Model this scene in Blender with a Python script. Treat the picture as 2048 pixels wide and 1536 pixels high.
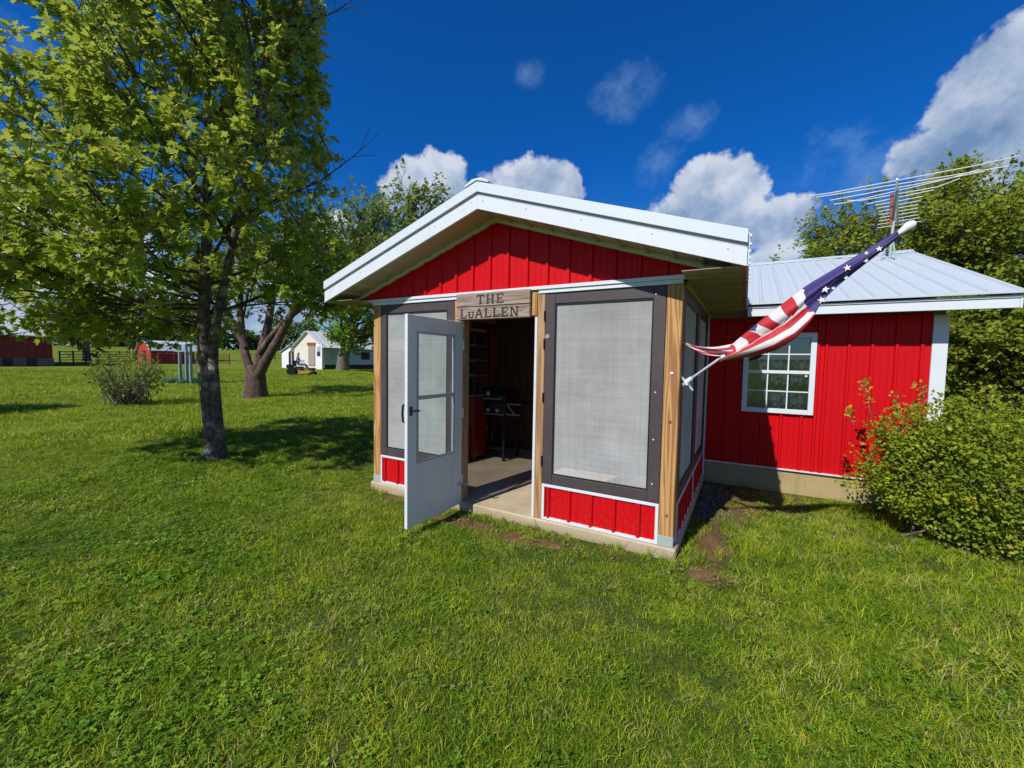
import bpy, math, random
import numpy as np
from mathutils import Matrix, Vector

for o in list(bpy.data.objects):
    bpy.data.objects.remove(o)
scene = bpy.context.scene
COL = scene.collection
R = math.radians

# ------------------------------------------------------------------ camera
CAM_Z = 1.6
YAW, PITCH, ROLL, FPX = -29.523, 3.251, 0.963, 821.3
def camera():
    y, p, r = R(YAW), R(PITCH), R(ROLL)
    fwd = Vector((math.sin(y)*math.cos(p), math.cos(y)*math.cos(p), -math.sin(p)))
    right = Vector((math.cos(y), -math.sin(y), 0))
    up = right.cross(fwd)
    r2 = math.cos(r)*right + math.sin(r)*up
    u2 = -math.sin(r)*right + math.cos(r)*up
    m = Matrix((( r2.x, u2.x, -fwd.x, 0), (r2.y, u2.y, -fwd.y, 0), (r2.z, u2.z, -fwd.z, CAM_Z), (0, 0, 0, 1)))
    cd = bpy.data.cameras.new('camera')
    cd.sensor_width = 36
    cd.lens = FPX/2048*36
    cd.clip_start = 0.02
    cd.clip_end = 3000
    o = bpy.data.objects.new('camera', cd)
    o.matrix_world = m
    COL.objects.link(o)
    scene.camera = o
camera()

# ------------------------------------------------------------------ sun, sky, exposure
SUN_DIR = Vector((0.063, 0.331, -0.329)).normalized()      # the way the light travels
def cam_dir(u, v):
    """unit direction of a point of the photograph (used only to place the clouds in the sky)"""
    y, p, r = R(YAW), R(PITCH), R(ROLL)
    fwd = Vector((math.sin(y)*math.cos(p), math.cos(y)*math.cos(p), -math.sin(p)))
    right = Vector((math.cos(y), -math.sin(y), 0))
    up = right.cross(fwd)
    r2 = math.cos(r)*right + math.sin(r)*up
    u2 = -math.sin(r)*right + math.cos(r)*up
    return (r2*(u-1024) - u2*(v-768) + fwd*FPX).normalized()

class NT:
    """small helper to write node trees"""
    def __init__(s, tree):
        s.t = tree; tree.nodes.clear()
    def n(s, typ, _out=0, **kw):
        nd = s.t.nodes.new(typ)
        ins = kw.pop('ins', {})
        for k, v in kw.items():
            setattr(nd, k, v)
        for k, v in ins.items():
            sock = nd.inputs[k]
            if isinstance(v, bpy.types.NodeSocket):
                s.t.links.new(v, sock)
            elif isinstance(v, bpy.types.Node):
                s.t.links.new(v.outputs[0], sock)
            else:
                sock.default_value = v
        return nd
    def math(s, op, a, b=0.0, c=0.0, clamp=False):
        return s.n('ShaderNodeMath', operation=op, use_clamp=clamp, ins={0: a, 1: b, 2: c}).outputs[0]
    def vmath(s, op, a, b=(0, 0, 0)):
        nd = s.n('ShaderNodeVectorMath', operation=op, ins={0: a, 1: b})
        return nd.outputs['Value'] if op in ('DOT_PRODUCT', 'LENGTH') else nd.outputs[0]
    def mix(s, f, a, b, blend='MIX'):
        nd = s.t.nodes.new('ShaderNodeMix'); nd.data_type = 'RGBA'; nd.blend_type = blend
        for i, v in ((0, f), (6, a), (7, b)):
            if isinstance(v, bpy.types.NodeSocket): s.t.links.new(v, nd.inputs[i])
            else: nd.inputs[i].default_value = v if i == 0 else (*v, 1) if len(v) == 3 else v
        return nd.outputs[2]
    def ramp(s, f, stops, interp='LINEAR'):
        nd = s.n('ShaderNodeValToRGB', ins={0: f}); cr = nd.color_ramp; cr.interpolation = interp
        while len(cr.elements) < len(stops): cr.elements.new(0.5)
        for e, (p, c) in zip(cr.elements, stops):
            e.position = p; e.color = (*c, 1) if not isinstance(c, (int, float)) else (c, c, c, 1)
        return nd.outputs[0]
    def smooth(s, v, lo, hi):
        nd = s.n('ShaderNodeMapRange', interpolation_type='SMOOTHSTEP', ins={0: v, 1: lo, 2: hi, 3: 0.0, 4: 1.0})
        return nd.outputs[0]
    def noise(s, vec, scale, detail=4, rough=0.5, dim='3D', out=0, dist=0.0):
        nd = s.n('ShaderNodeTexNoise', noise_dimensions=dim, ins={'Scale': scale, 'Detail': detail, 'Roughness': rough, 'Distortion': dist})
        if vec is not None: s.t.links.new(vec, nd.inputs['Vector'])
        return nd.outputs[out]
    def link(s, a, b): s.t.links.new(a, b)

def world():
    w = bpy.data.worlds.new('World'); scene.world = w; w.use_nodes = True
    t = NT(w.node_tree)
    sky = t.n('ShaderNodeTexSky', sky_type='NISHITA', sun_disc=False)
    el = math.asin(-SUN_DIR.z)
    to_sun = -SUN_DIR
    sky.sun_elevation = el
    sky.sun_rotation = math.atan2(to_sun.x, to_sun.y)
    sky.air_density = 1.0; sky.dust_density = 0.0; sky.ozone_density = 2.5
    hs = t.n('ShaderNodeMix', data_type='RGBA', blend_type='MULTIPLY', ins={0: 1.0, 6: sky, 7: (1, 1, 1, 1)})   # deep blue overhead, paling to the horizon
    d = t.n('ShaderNodeTexCoord').outputs['Generated']
    sep = t.n('ShaderNodeSeparateXYZ', ins={0: d})
    dz = sep.outputs['Z']
    t.link(t.mix(t.smooth(dz, 0.02, 0.42), (0.55, 0.78, 1.05), (0.05, 0.62, 1.42)), hs.inputs[7])
    # domain warp gives the cauliflower edges
    n1 = t.noise(d, 9.0, 9, 0.60)
    n2 = t.noise(d, 26.0, 6, 0.6)
    blobs = [  # u, v, half width, half height (photograph pixels), strength
        (860, 385, 80, 80, 1.05), (1050, 388, 105, 62, 1.1), (955, 420, 150, 55, .9),
        (1425, 395, 95, 80, 1.15), (1400, 440, 125, 62, 1.05), (1510, 455, 105, 48, .95),
        (2000, 190, 150, 130, 1.2), (1930, 265, 130, 75, 1.05), (2110, 280, 190, 120, 1.15),
        (1560, 522, 95, 34, 1.0), (60, 590, 160, 70, 1.0), (330, 600, 240, 60, 1.0), (560, 590, 160, 60, .9), (700, 500, 90, 60, .6),
        (180, 480, 130, 50, .5)]
    wisps = [(1250, 175, 75, 70, .62), (1380, 250, 60, 45, .55), (1645, 310, 90, 75, .66), (25, 75, 80, 80, .6), (1050, 150, 40, 35, .5), (1800, 330, 150, 60, .75), (1320, 330, 60, 60, .6), (1660, 440, 110, 50, .6), (90, 270, 60, 50, .45)]
    nb = len(blobs); wacc = None
    acc = None
    shade = None
    for ib, (u, v, hw, hh, st) in enumerate(blobs+wisps):
        c = cam_dir(u, v)
        rt = (cam_dir(u+hw, v) - c); up = (cam_dir(u, v-hh) - c)
        rt = rt/rt.length_squared; up = up/up.length_squared
        dv = t.vmath('SUBTRACT', d, tuple(c))
        a = t.vmath('DOT_PRODUCT', dv, tuple(rt))
        b = t.vmath('DOT_PRODUCT', dv, tuple(up))
        r2 = t.math('ADD', t.math('MULTIPLY', a, a), t.math('MULTIPLY', b, b))
        m = t.math('MULTIPLY', t.math('SUBTRACT', 1.0, t.math('MULTIPLY', r2, 0.62)), st)
        m = t.math('MULTIPLY', m, 1.0)
        if ib >= nb:
            wacc = m if wacc is None else t.math('MAXIMUM', wacc, m); continue
        acc = m if acc is None else t.math('MAXIMUM', acc, m)
        sb = t.math('MULTIPLY', t.math('MAXIMUM', m, 0.0), b)
        shade = sb if shade is None else t.math('ADD', shade, sb)
    # cumulus elsewhere along the horizon, everywhere round the scene
    far = t.noise(d, 3.2, 5, 0.55)
    band = t.math('SUBTRACT', 1.0, t.math('ABSOLUTE', t.math('MULTIPLY', t.math('SUBTRACT', dz, 0.16), 3.6)))
    front = t.smooth(t.vmath('DOT_PRODUCT', d, tuple(cam_dir(1024, 560))), 0.40, 0.72)
    gen = t.math('SUBTRACT', t.math('MULTIPLY', t.math('ADD', band, t.math('MULTIPLY', far, 2.2)), 0.72), 0.95)
    gen = t.math('SUBTRACT', gen, front)
    acc = t.math('MAXIMUM', acc, gen)
    body = t.math('ADD', acc, t.math('MULTIPLY', t.math('SUBTRACT', n1, 0.5), 2.3))
    body = t.math('ADD', body, t.math('MULTIPLY', t.math('SUBTRACT', n2, 0.5), 0.75))
    dens = t.smooth(body, 0.14, 0.44)
    wn = t.noise(t.n('ShaderNodeMapping', ins={'Vector': d, 'Scale': (1, 1, 1.0), 'Rotation': (0.3, 0.5, 0.2)}).outputs[0], 7.0, 9, 0.66, dist=0.15)
    wb = t.math('ADD', wacc, t.math('MULTIPLY', t.math('SUBTRACT', wn, 0.5), 2.6))
    wd = t.math('MULTIPLY', t.smooth(wb, 0.25, 1.25), 0.32)
    # the sun side (upper left) of a cloud is white, its base is grey-blue
    off = t.vmath('ADD', d, tuple((Vector(cam_dir(980, 330))-Vector(cam_dir(1024, 400)))*0.45))
    n1b = t.noise(off, 9.0, 9, 0.60)
    rel = t.math('MULTIPLY', t.math('SUBTRACT', n1, n1b), 2.4)
    lum = t.math('ADD', t.math('ADD', t.math('MULTIPLY', shade, 0.42), rel), 0.52)
    lum = t.math('ADD', lum, t.math('MULTIPLY', t.math('SUBTRACT', 0.75, body), 0.35))
    ccol = t.ramp(lum, [(0.0, (2.0, 3.3, 5.6)), (0.45, (4.2, 5.4, 7.4)), (1.0, (8.0, 8.6, 9.8))])
    col = t.mix(t.math('MULTIPLY', dens, 0.94), hs.outputs[2], ccol)
    col = t.mix(t.math('MULTIPLY', wd, t.math('SUBTRACT', 1.0, dens)), col, (4.6, 7.2, 9.8))
    bg = t.n('ShaderNodeBackground', ins={'Color': col, 'Strength': 0.085})
    t.n('ShaderNodeOutputWorld', ins={'Surface': bg})
    w.cycles.sampling_method = 'MANUAL'; w.cycles.sample_map_resolution = 512
world()

sd = bpy.data.lights.new('sun', 'SUN'); sd.energy = 5.0; sd.angle = R(0.53); sd.color = (1.0, 0.95, 0.87)
so = bpy.data.objects.new('sun', sd); COL.objects.link(so)
so.rotation_euler = SUN_DIR.to_track_quat('-Z', 'Y').to_euler(); so.location = (-3, -12, 12)

scene.view_settings.view_transform = 'Standard'
scene.view_settings.look = 'None'
scene.view_settings.exposure = 0.0
scene.view_settings.gamma = 1.0
scene.view_settings.use_curve_mapping = False
scene.render.engine = 'CYCLES'
scene.cycles.use_denoising = True
scene.cycles.max_bounces = 7
scene.cycles.diffuse_bounces = 3
scene.cycles.glossy_bounces = 3
scene.cycles.transmission_bounces = 4
scene.cycles.transparent_max_bounces = 12
scene.cycles.caustics_reflective = False
scene.cycles.caustics_refractive = False

# ------------------------------------------------------------------ helpers
def tag(o, label=None, cat=None, group=None, kind=None):
    if label: o['label'] = label
    if cat: o['category'] = cat
    if group: o['group'] = group
    if kind: o['kind'] = kind
    return o
def empty(name, loc=(0, 0, 0), rz=0.0):
    o = bpy.data.objects.new(name, None); COL.objects.link(o)
    o.location = loc; o.rotation_euler = (0, 0, rz); o.empty_display_size = 0.2
    return o
def fast_mesh(name, V, F, smooth=False):
    """V (n,3) array; F list of index arrays, all of one length each array"""
    me = bpy.data.meshes.new(name)
    V = np.asarray(V, dtype=np.float32)
    me.vertices.add(len(V)); me.vertices.foreach_set('co', V.ravel())
    if not isinstance(F, list): F = [F]
    F = [np.asarray(f, dtype=np.int32) for f in F if len(f)]
    nl = sum(f.size for f in F); npoly = sum(len(f) for f in F)
    me.loops.add(nl); me.loops.foreach_set('vertex_index', np.concatenate([f.ravel() for f in F]))
    me.polygons.add(npoly)
    tot = np.concatenate([np.full(len(f), f.shape[1], dtype=np.int32) for f in F])
    st = np.concatenate([[0], np.cumsum(tot)[:-1]]).astype(np.int32)
    me.polygons.foreach_set('loop_start', st)
    if smooth: me.polygons.foreach_set('use_smooth', np.ones(npoly, dtype=bool))
    me.update(calc_edges=True); me.validate()
    return me
def add_attr(me, name, vals, typ='FLOAT'):
    a = me.attributes.new(name, typ, 'POINT')
    a.data.foreach_set('value' if typ in ('FLOAT', 'INT') else 'vector', np.asarray(vals).ravel())
def link(name, me, mat, parent=None, loc=None):
    o = bpy.data.objects.new(name, me); COL.objects.link(o)
    if mat is not None and not me.materials: me.materials.append(mat)
    if parent is not None:
        o.parent = parent
    if loc is not None: o.location = loc
    return o

class MB:
    """collects simple solids, in world coordinates, and links them as one mesh"""
    def __init__(s): s.v = []; s.f = []
    def add(s, vs, fs):
        k = len(s.v); s.v += [tuple(p) for p in vs]; s.f += [tuple(i+k for i in f) for f in fs]; return s
    def box(s, x0, x1, y0, y1, z0, z1):
        return s.add([(x0,y0,z0),(x1,y0,z0),(x1,y1,z0),(x0,y1,z0),(x0,y0,z1),(x1,y0,z1),(x1,y1,z1),(x0,y1,z1)],
                     [(0,3,2,1),(4,5,6,7),(0,1,5,4),(1,2,6,5),(2,3,7,6),(3,0,4,7)])
    def prism(s, poly, axis, a0, a1):
        """polygon in the plane across axis, extruded from a0 to a1"""
        def P(p, a):
            return (a, p[0], p[1]) if axis == 'x' else (p[0], a, p[1]) if axis == 'y' else (p[0], p[1], a)
        n = len(poly)
        return s.add([P(p, a0) for p in poly]+[P(p, a1) for p in poly],
                     [tuple(range(n)), tuple(range(2*n-1, n-1, -1))]+[(i, (i+1) % n, n+(i+1) % n, n+i)[::-1] for i in range(n)])
    def tube(s, pts, rad, n=8, cap=True):
        V, F = tube_np(pts, rad, n)
        fs = [tuple(f) for f in F.tolist()]
        if cap:
            fs += [tuple(range(n))[::-1], tuple(range(len(V)-n, len(V)))]
        return s.add(V.tolist(), fs)
    def lathe(s, prof, c, n=16, axis=(0, 0, 1)):
        q = Vector((0, 0, 1)).rotation_difference(Vector(axis))
        vs = []; fs = []
        for (r, h) in prof:
            for i in range(n):
                a = 2*math.pi*i/n
                p = q @ Vector((r*math.cos(a), r*math.sin(a), h))
                vs.append((c[0]+p.x, c[1]+p.y, c[2]+p.z))
        for j in range(len(prof)-1):
            for i in range(n):
                fs.append((j*n+i, j*n+(i+1) % n, (j+1)*n+(i+1) % n, (j+1)*n+i))
        fs.append(tuple(range(n))[::-1]); fs.append(tuple(range((len(prof)-1)*n, len(prof)*n)))
        return s.add(vs, fs)
    def build(s, name, mat, parent=None, bevel=0.0, smooth=False):
        me = bpy.data.meshes.new(name); v = s.v
        off = Vector((0, 0, 0))
        p = parent
        while p is not None:
            off = off + p.location; p = p.parent
        cen = Vector(np.mean(np.array(s.v), axis=0).tolist()) if parent is None else off
        if parent is not None:
            c = Vector(np.mean(np.array(s.v), axis=0).tolist())
            loc = c-off; v = [tuple(Vector(q)-c) for q in s.v]
        else:
            loc = cen; v = [tuple(Vector(q)-cen) for q in s.v]
        me.from_pydata(v, [], s.f); me.update()
        if smooth:
            for q in me.polygons: q.use_smooth = True
        o = link(name, me, mat, parent, loc)
        if bevel:
            m = o.modifiers.new('bevel', 'BEVEL'); m.width = bevel; m.segments = 1; m.limit_method = 'ANGLE'
        return o

def tube_np(pts, rad, n=6):
    pts = np.asarray(pts, float); m = len(pts)
    rad = np.broadcast_to(np.asarray(rad, float), (m,))
    tan = np.gradient(pts, axis=0); tan /= np.linalg.norm(tan, axis=1)[:, None]+1e-9
    ref = np.array([0, 0, 1.0]) if abs(tan[0, 2]) < 0.9 else np.array([1.0, 0, 0])
    V = []
    for i in range(m):
        a = np.cross(tan[i], ref); a /= np.linalg.norm(a)+1e-9
        b = np.cross(tan[i], a); ref = np.cross(a, tan[i])
        th = np.arange(n)*2*np.pi/n
        V.append(pts[i]+rad[i]*(np.cos(th)[:, None]*a+np.sin(th)[:, None]*b))
    V = np.concatenate(V)
    i = np.arange(m-1)[:, None]*n; j = np.arange(n)[None, :]
    F = np.stack([i+j, i+(j+1) % n, i+n+(j+1) % n, i+n+j], -1).reshape(-1, 4)
    return V, F

# ------------------------------------------------------------------ materials
MATS = {}
def mat(name):
    m = bpy.data.materials.new(name); m.use_nodes = True
    return m, NT(m.node_tree)
def finish(t, color, rough=0.6, metal=0.0, bump=None, bstr=0.3, bdist=0.01, spec=0.5, coat=0.0):
    ins = {'Base Color': color if isinstance(color, bpy.types.NodeSocket) else (*color, 1), 'Roughness': rough, 'Metallic': metal, 'Specular IOR Level': spec, 'Coat Weight': coat}
    if bump is not None:
        ins['Normal'] = t.n('ShaderNodeBump', ins={'Strength': bstr, 'Distance': bdist, 'Height': bump}).outputs[0]
    p = t.n('ShaderNodeBsdfPrincipled', ins=ins)
    t.n('ShaderNodeOutputMaterial', ins={'Surface': p})
    return p
def coords(t, kind='Object', scale=(1, 1, 1)):
    if kind == 'World': c = t.n('ShaderNodeNewGeometry').outputs['Position']
    else: c = t.n('ShaderNodeTexCoord').outputs[kind]
    return t.n('ShaderNodeMapping', ins={'Vector': c, 'Scale': scale}).outputs[0]

def paint(name, col, rough=0.45, dirt=0.12, dirtcol=(0.25, 0.22, 0.17), bump=0.15, scale=3.0, streak=True, spec=0.5):
    m, t = mat(name)
    p = coords(t, 'World')
    n = t.noise(p, scale, 6, 0.6)
    f = t.smooth(n, 0.5, 0.85)
    if streak:
        s = t.noise(coords(t, 'World', (14, 14, 0.7)), 1.0, 4, 0.6)
        f = t.math('ADD', f, t.smooth(s, 0.52, 0.9))
    f = t.math('MULTIPLY', f, dirt, clamp=True)
    c = t.mix(f, col, dirtcol)
    r = t.math('ADD', rough, t.math('MULTIPLY', t.math('SUBTRACT', n, 0.5), 0.25))
    fine = t.noise(p, 60, 3, 0.6)
    wav = t.noise(p, 2.6, 2, 0.5)
    b = t.math('ADD', t.math('MULTIPLY', fine, 0.06), t.math('MULTIPLY', wav, 1.0))
    finish(t, c, r, bump=b, bstr=bump, bdist=0.02, spec=spec)
    MATS[name] = m; return m

def red_siding():
    m, t = mat('red_siding')
    p = coords(t, 'World')
    z = t.n('ShaderNodeSeparateXYZ', ins={0: p}).outputs['Z']
    n = t.noise(p, 1.3, 5, 0.6); sp = t.noise(p, 48, 5, 0.7); st = t.noise(coords(t, 'World', (11, 11, 0.6)), 1.0, 4, 0.6)
    c = t.mix(t.math('MULTIPLY', t.smooth(n, 0.35, 0.75), 0.45), (0.56, 0.003, 0.008), (0.47, 0.007, 0.011))
    c = t.mix(t.math('MULTIPLY', t.smooth(st, 0.50, 0.85), 0.30), c, (0.38, 0.016, 0.018))
    splash = t.math('MULTIPLY', t.math('SUBTRACT', 1.0, t.smooth(z, 0.12, 0.55)), t.smooth(sp, 0.46, 0.68))
    c = t.mix(t.math('MULTIPLY', splash, 0.22), c, (0.30, 0.10, 0.05))
    wav = t.noise(coords(t, 'World', (5, 5, 1.6)), 1.0, 2, 0.5)
    r = t.math('ADD', 0.36, t.math('MULTIPLY', n, 0.2))
    finish(t, c, r, bump=t.math('ADD', wav, t.math('MULTIPLY', sp, 0.03)), bstr=0.35, bdist=0.02, spec=0.16)
    MATS['red_siding'] = m
red_siding()
paint('red_plain', (0.64, 0.004, 0.009), 0.5, 0.06, (0.36, 0.02, 0.02), 0.14, spec=0.14)
paint('white_trim', (0.66, 0.705, 0.76), 0.42, 0.26, (0.42, 0.40, 0.36), 0.14)
paint('white_roof', (0.63, 0.69, 0.76), 0.38, 0.16, (0.40, 0.40, 0.38), 0.10)
paint('house_roof', (0.52, 0.58, 0.62), 0.42, 0.2, (0.34, 0.34, 0.33), 0.10)
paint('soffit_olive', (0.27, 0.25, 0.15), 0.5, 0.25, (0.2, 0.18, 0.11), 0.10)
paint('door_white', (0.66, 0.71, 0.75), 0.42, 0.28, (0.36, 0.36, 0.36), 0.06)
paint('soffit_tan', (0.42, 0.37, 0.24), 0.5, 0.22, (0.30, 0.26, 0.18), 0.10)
paint('trim_shade', (0.66, 0.70, 0.64), 0.5, 0.15, (0.40, 0.40, 0.34), 0.08)
paint('frame_brown', (0.060, 0.046, 0.050), 0.55, 0.25, (0.13, 0.11, 0.10), 0.20)
paint('black_paint', (0.012, 0.012, 0.014), 0.35, 0.2, (0.05, 0.05, 0.05), 0.1)
paint('grey_metal', (0.42, 0.44, 0.46), 0.38, 0.2, (0.22, 0.2, 0.18), 0.1)
paint('antenna_metal', (0.66, 0.67, 0.66), 0.4, 0.15, (0.3, 0.25, 0.2), 0.05)
paint('rusty', (0.30, 0.075, 0.035), 0.75, 0.5, (0.12, 0.05, 0.03), 0.2)
paint('barn_red', (0.20, 0.018, 0.016), 0.7, 0.4, (0.07, 0.03, 0.03), 0.2, 1.2)
paint('shed_red', (0.42, 0.035, 0.022), 0.65, 0.3, (0.15, 0.04, 0.03), 0.2, 1.2)
paint('shed_white', (0.70, 0.66, 0.58), 0.6, 0.35, (0.35, 0.30, 0.24), 0.2, 1.0)
paint('shed_teal', (0.42, 0.56, 0.52), 0.6, 0.3, (0.22, 0.28, 0.26), 0.2, 1.0)
paint('barn_roof', (0.58, 0.60, 0.64), 0.5, 0.4, (0.36, 0.34, 0.34), 0.1, 0.5)
paint('dark_base', (0.035, 0.030, 0.028), 0.8, 0.3, (0.08, 0.07, 0.06), 0.2)
paint('blue_grey', (0.20, 0.27, 0.30), 0.5, 0.2, (0.12, 0.14, 0.14), 0.1)
paint('green_plastic', (0.02, 0.075, 0.045), 0.5, 0.2, (0.04, 0.06, 0.05), 0.1)
paint('mower_yellow', (0.40, 0.24, 0.03), 0.4, 0.3, (0.2, 0.13, 0.05), 0.1)
paint('denim', (0.10, 0.16, 0.30), 0.85, 0.3, (0.05, 0.08, 0.15), 0.3, 20)
paint('shirt_blue', (0.16, 0.26, 0.45), 0.85, 0.2, (0.08, 0.13, 0.25), 0.3, 20)
paint('skin', (0.45, 0.24, 0.16), 0.6, 0.1, (0.3, 0.15, 0.1), 0.1, 20, False)
paint('hair', (0.06, 0.035, 0.022), 0.8, 0.2, (0.03, 0.02, 0.015), 0.3, 30, False)
paint('red_enamel', (0.16, 0.008, 0.008), 0.35, 0.2, (0.1, 0.02, 0.02), 0.1)
paint('chrome', (0.34, 0.34, 0.35), 0.25, 0.1, (0.3, 0.3, 0.3), 0.05)
paint('dark_shelf', (0.13, 0.13, 0.13), 0.5, 0.2, (0.08, 0.08, 0.08), 0.05)
paint('galvanized', (0.34, 0.42, 0.40), 0.5, 0.4, (0.2, 0.25, 0.22), 0.1, 12)
paint('plaster', (0.35, 0.30, 0.26), 0.8, 0.2)

def wood(name, c0, c1, c2, grain=60.0, along='Z', rough=0.7, wear=0.0, wearcol=(0.3, 0.27, 0.24)):
    m, t = mat(name)
    sc = {'Z': (1, 1, 0.045), 'X': (0.045, 1, 1), 'Y': (1, 0.045, 1)}[along]
    info = t.n('ShaderNodeObjectInfo').outputs['Random']
    pos = t.n('ShaderNodeNewGeometry').outputs['Position']
    mp = t.n('ShaderNodeMapping', ins={'Vector': pos, 'Scale': sc})
    big = t.noise(mp.outputs[0], 9.0, 2, 0.5, dist=0.4)
    rings = t.math('SINE', t.math('ADD', t.math('MULTIPLY', big, grain), t.math('MULTIPLY', info, 30)))
    fine = t.noise(mp.outputs[0], 190, 3, 0.7)
    f = t.math('ADD', t.math('MULTIPLY', t.math('ADD', rings, 1.0), 0.36), t.math('MULTIPLY', fine, 0.32))
    c = t.ramp(f, [(0.05, c0), (0.5, c1), (0.95, c2)])
    if wear:
        wn = t.noise(pos, 2.2, 5, 0.65)
        c = t.mix(t.math('MULTIPLY', t.smooth(wn, 0.42, 0.75), wear), c, wearcol)
    kn = t.n('ShaderNodeTexVoronoi', feature='F1', ins={'Vector': t.n('ShaderNodeMapping', ins={'Vector': pos, 'Scale': (3, 3, 1.9)}).outputs[0], 'Scale': 1.4}).outputs['Distance']
    c = t.mix(t.math('MULTIPLY', t.math('SUBTRACT', 1.0, t.smooth(kn, 0.03, 0.075)), 0.8), c, (0.13, 0.05, 0.02))
    finish(t, c, rough, bump=f, bstr=0.35, bdist=0.003)
    MATS[name] = m
wood('post_wood', (0.56, 0.33, 0.13), (0.47, 0.25, 0.085), (0.27, 0.12, 0.035), 58)
wood('post_wood_worn', (0.46, 0.29, 0.14), (0.40, 0.23, 0.10), (0.24, 0.12, 0.05), 58, wear=0.5, wearcol=(0.30, 0.24, 0.17))
wood('sign_wood', (0.40, 0.30, 0.23), (0.30, 0.215, 0.16), (0.13, 0.085, 0.06), 80, 'X', 0.8, 0.85, (0.31, 0.285, 0.265))
wood('dark_wood', (0.14, 0.06, 0.025), (0.10, 0.042, 0.016), (0.05, 0.02, 0.008), 50)
wood('eave_wood', (0.34, 0.19, 0.10), (0.26, 0.14, 0.07), (0.15, 0.07, 0.035), 50, 'Y')
wood('letter_dark', (0.05, 0.035, 0.025), (0.04, 0.026, 0.018), (0.02, 0.014, 0.01), 50, 'X')

def concrete():
    m, t = mat('concrete')
    p = coords(t, 'World')
    n = t.noise(p, 2.5, 7, 0.65); f = t.noise(p, 45, 4, 0.7)
    c = t.ramp(t.math('ADD', t.math('MULTIPLY', n, 0.75), t.math('MULTIPLY', f, 0.25)), [(0.25, (0.26, 0.20, 0.11)), (0.5, (0.46, 0.38, 0.25)), (0.75, (0.58, 0.50, 0.37))])
    low = t.math('SUBTRACT', 1.0, t.smooth(t.n('ShaderNodeSeparateXYZ', ins={0: p}).outputs['Z'], 0.0, 0.09))
    c = t.mix(t.math('MULTIPLY', t.math('MULTIPLY', low, t.smooth(n, 0.35, 0.6)), 0.6), c, (0.22, 0.14, 0.07))   # splashed soil
    finish(t, c, 0.85, bump=f, bstr=0.4, bdist=0.006); MATS['concrete'] = m
concrete()
paint('old_foundation', (0.40, 0.31, 0.16), 0.9, 0.7, (0.20, 0.16, 0.08), 0.5, 4.0)

def screen():
    m, t = mat('screen_mesh')
    p = coords(t, 'World')
    w = t.noise(coords(t, 'World', (120, 120, 1.5)), 1.0, 2, 0.5)
    w2 = t.noise(coords(t, 'World', (1.5, 1.5, 120)), 1.0, 2, 0.5)
    cl = t.noise(p, 2.2, 5, 0.65)
    g = t.math('ADD', t.math('MULTIPLY', t.math('ADD', w, w2), 0.30), t.math('MULTIPLY', cl, 0.55))
    c = t.ramp(g, [(0.25, (0.40, 0.405, 0.40)), (0.75, (0.66, 0.67, 0.67))])
    df = t.n('ShaderNodeBsdfDiffuse', ins={'Color': c, 'Roughness': 0.5})
    tl = t.n('ShaderNodeBsdfTranslucent', ins={'Color': c})
    d2 = t.n('ShaderNodeMixShader', ins={0: 0.10, 1: df.outputs[0], 2: tl.outputs[0]})
    tr = t.n('ShaderNodeBsdfTransparent')
    fac = t.math('ADD', 0.54, t.math('MULTIPLY', g, 0.25))
    mx = t.n('ShaderNodeMixShader', ins={0: fac, 1: tr.outputs[0], 2: d2.outputs[0]})
    t.n('ShaderNodeOutputMaterial', ins={'Surface': mx}); MATS['screen'] = m
screen()

def glass(name, tint=(0.9, 0.95, 0.95), refl=0.12, rough=0.02, clear=True):
    m, t = mat(name)
    tr = t.n('ShaderNodeBsdfTransparent', ins={'Color': (*tint, 1)})
    gl = t.n('ShaderNodeBsdfGlossy', ins={'Roughness': rough, 'Color': (0.9, 0.95, 1, 1)})
    fc = t.n('ShaderNodeLayerWeight', ins={'Blend': 0.5}).outputs['Facing']
    f = t.math('ADD', t.math('MULTIPLY', t.math('POWER', fc, 5.0), 0.9), refl, clamp=True)
    mx = t.n('ShaderNodeMixShader', ins={0: f, 1: tr.outputs[0], 2: gl.outputs[0]})
    t.n('ShaderNodeOutputMaterial', ins={'Surface': mx}); MATS[name] = m
glass('glass', refl=0.04)
glass('house_glass', (0.55, 0.60, 0.66), 0.11)

def curtain():
    m, t = mat('lace')
    p = coords(t, 'World')
    v = t.n('ShaderNodeTexVoronoi', feature='DISTANCE_TO_EDGE', ins={'Vector': p, 'Scale': 9.0}).outputs['Distance']
    c = t.mix(t.smooth(v, 0.03, 0.10), (0.10, 0.12, 0.12), (0.45, 0.48, 0.46))
    finish(t, c, 0.9); MATS['lace'] = m
curtain()

def flagmat():
    m, t = mat('flag_cloth')
    a = t.n('ShaderNodeAttribute', attribute_name='stripe').outputs['Fac']
    s = t.math('GREATER_THAN', t.math('FRACT', t.math('MULTIPLY', a, 0.5)), 0.5)
    k = t.n('ShaderNodeAttribute', attribute_name='canton').outputs['Fac']
    c = t.mix(s, (0.60, 0.006, 0.020), (0.82, 0.80, 0.82))
    c = t.mix(t.math('GREATER_THAN', k, 0.5), c, (0.040, 0.024, 0.20))
    n = t.noise(coords(t, 'World'), 120, 2, 0.5)
    c = t.mix(t.math('MULTIPLY', n, 0.05), c, (0.3, 0.25, 0.25))
    df = t.n('ShaderNodeBsdfPrincipled', ins={'Base Color': c, 'Roughness': 0.6, 'Sheen Weight': 0.2})
    tl = t.n('ShaderNodeBsdfTranslucent', ins={'Color': c})
    mx = t.n('ShaderNodeMixShader', ins={0: 0.28, 1: df.outputs[0], 2: tl.outputs[0]})
    t.n('ShaderNodeOutputMaterial', ins={'Surface': mx}); MATS['flag'] = m
flagmat()
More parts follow.
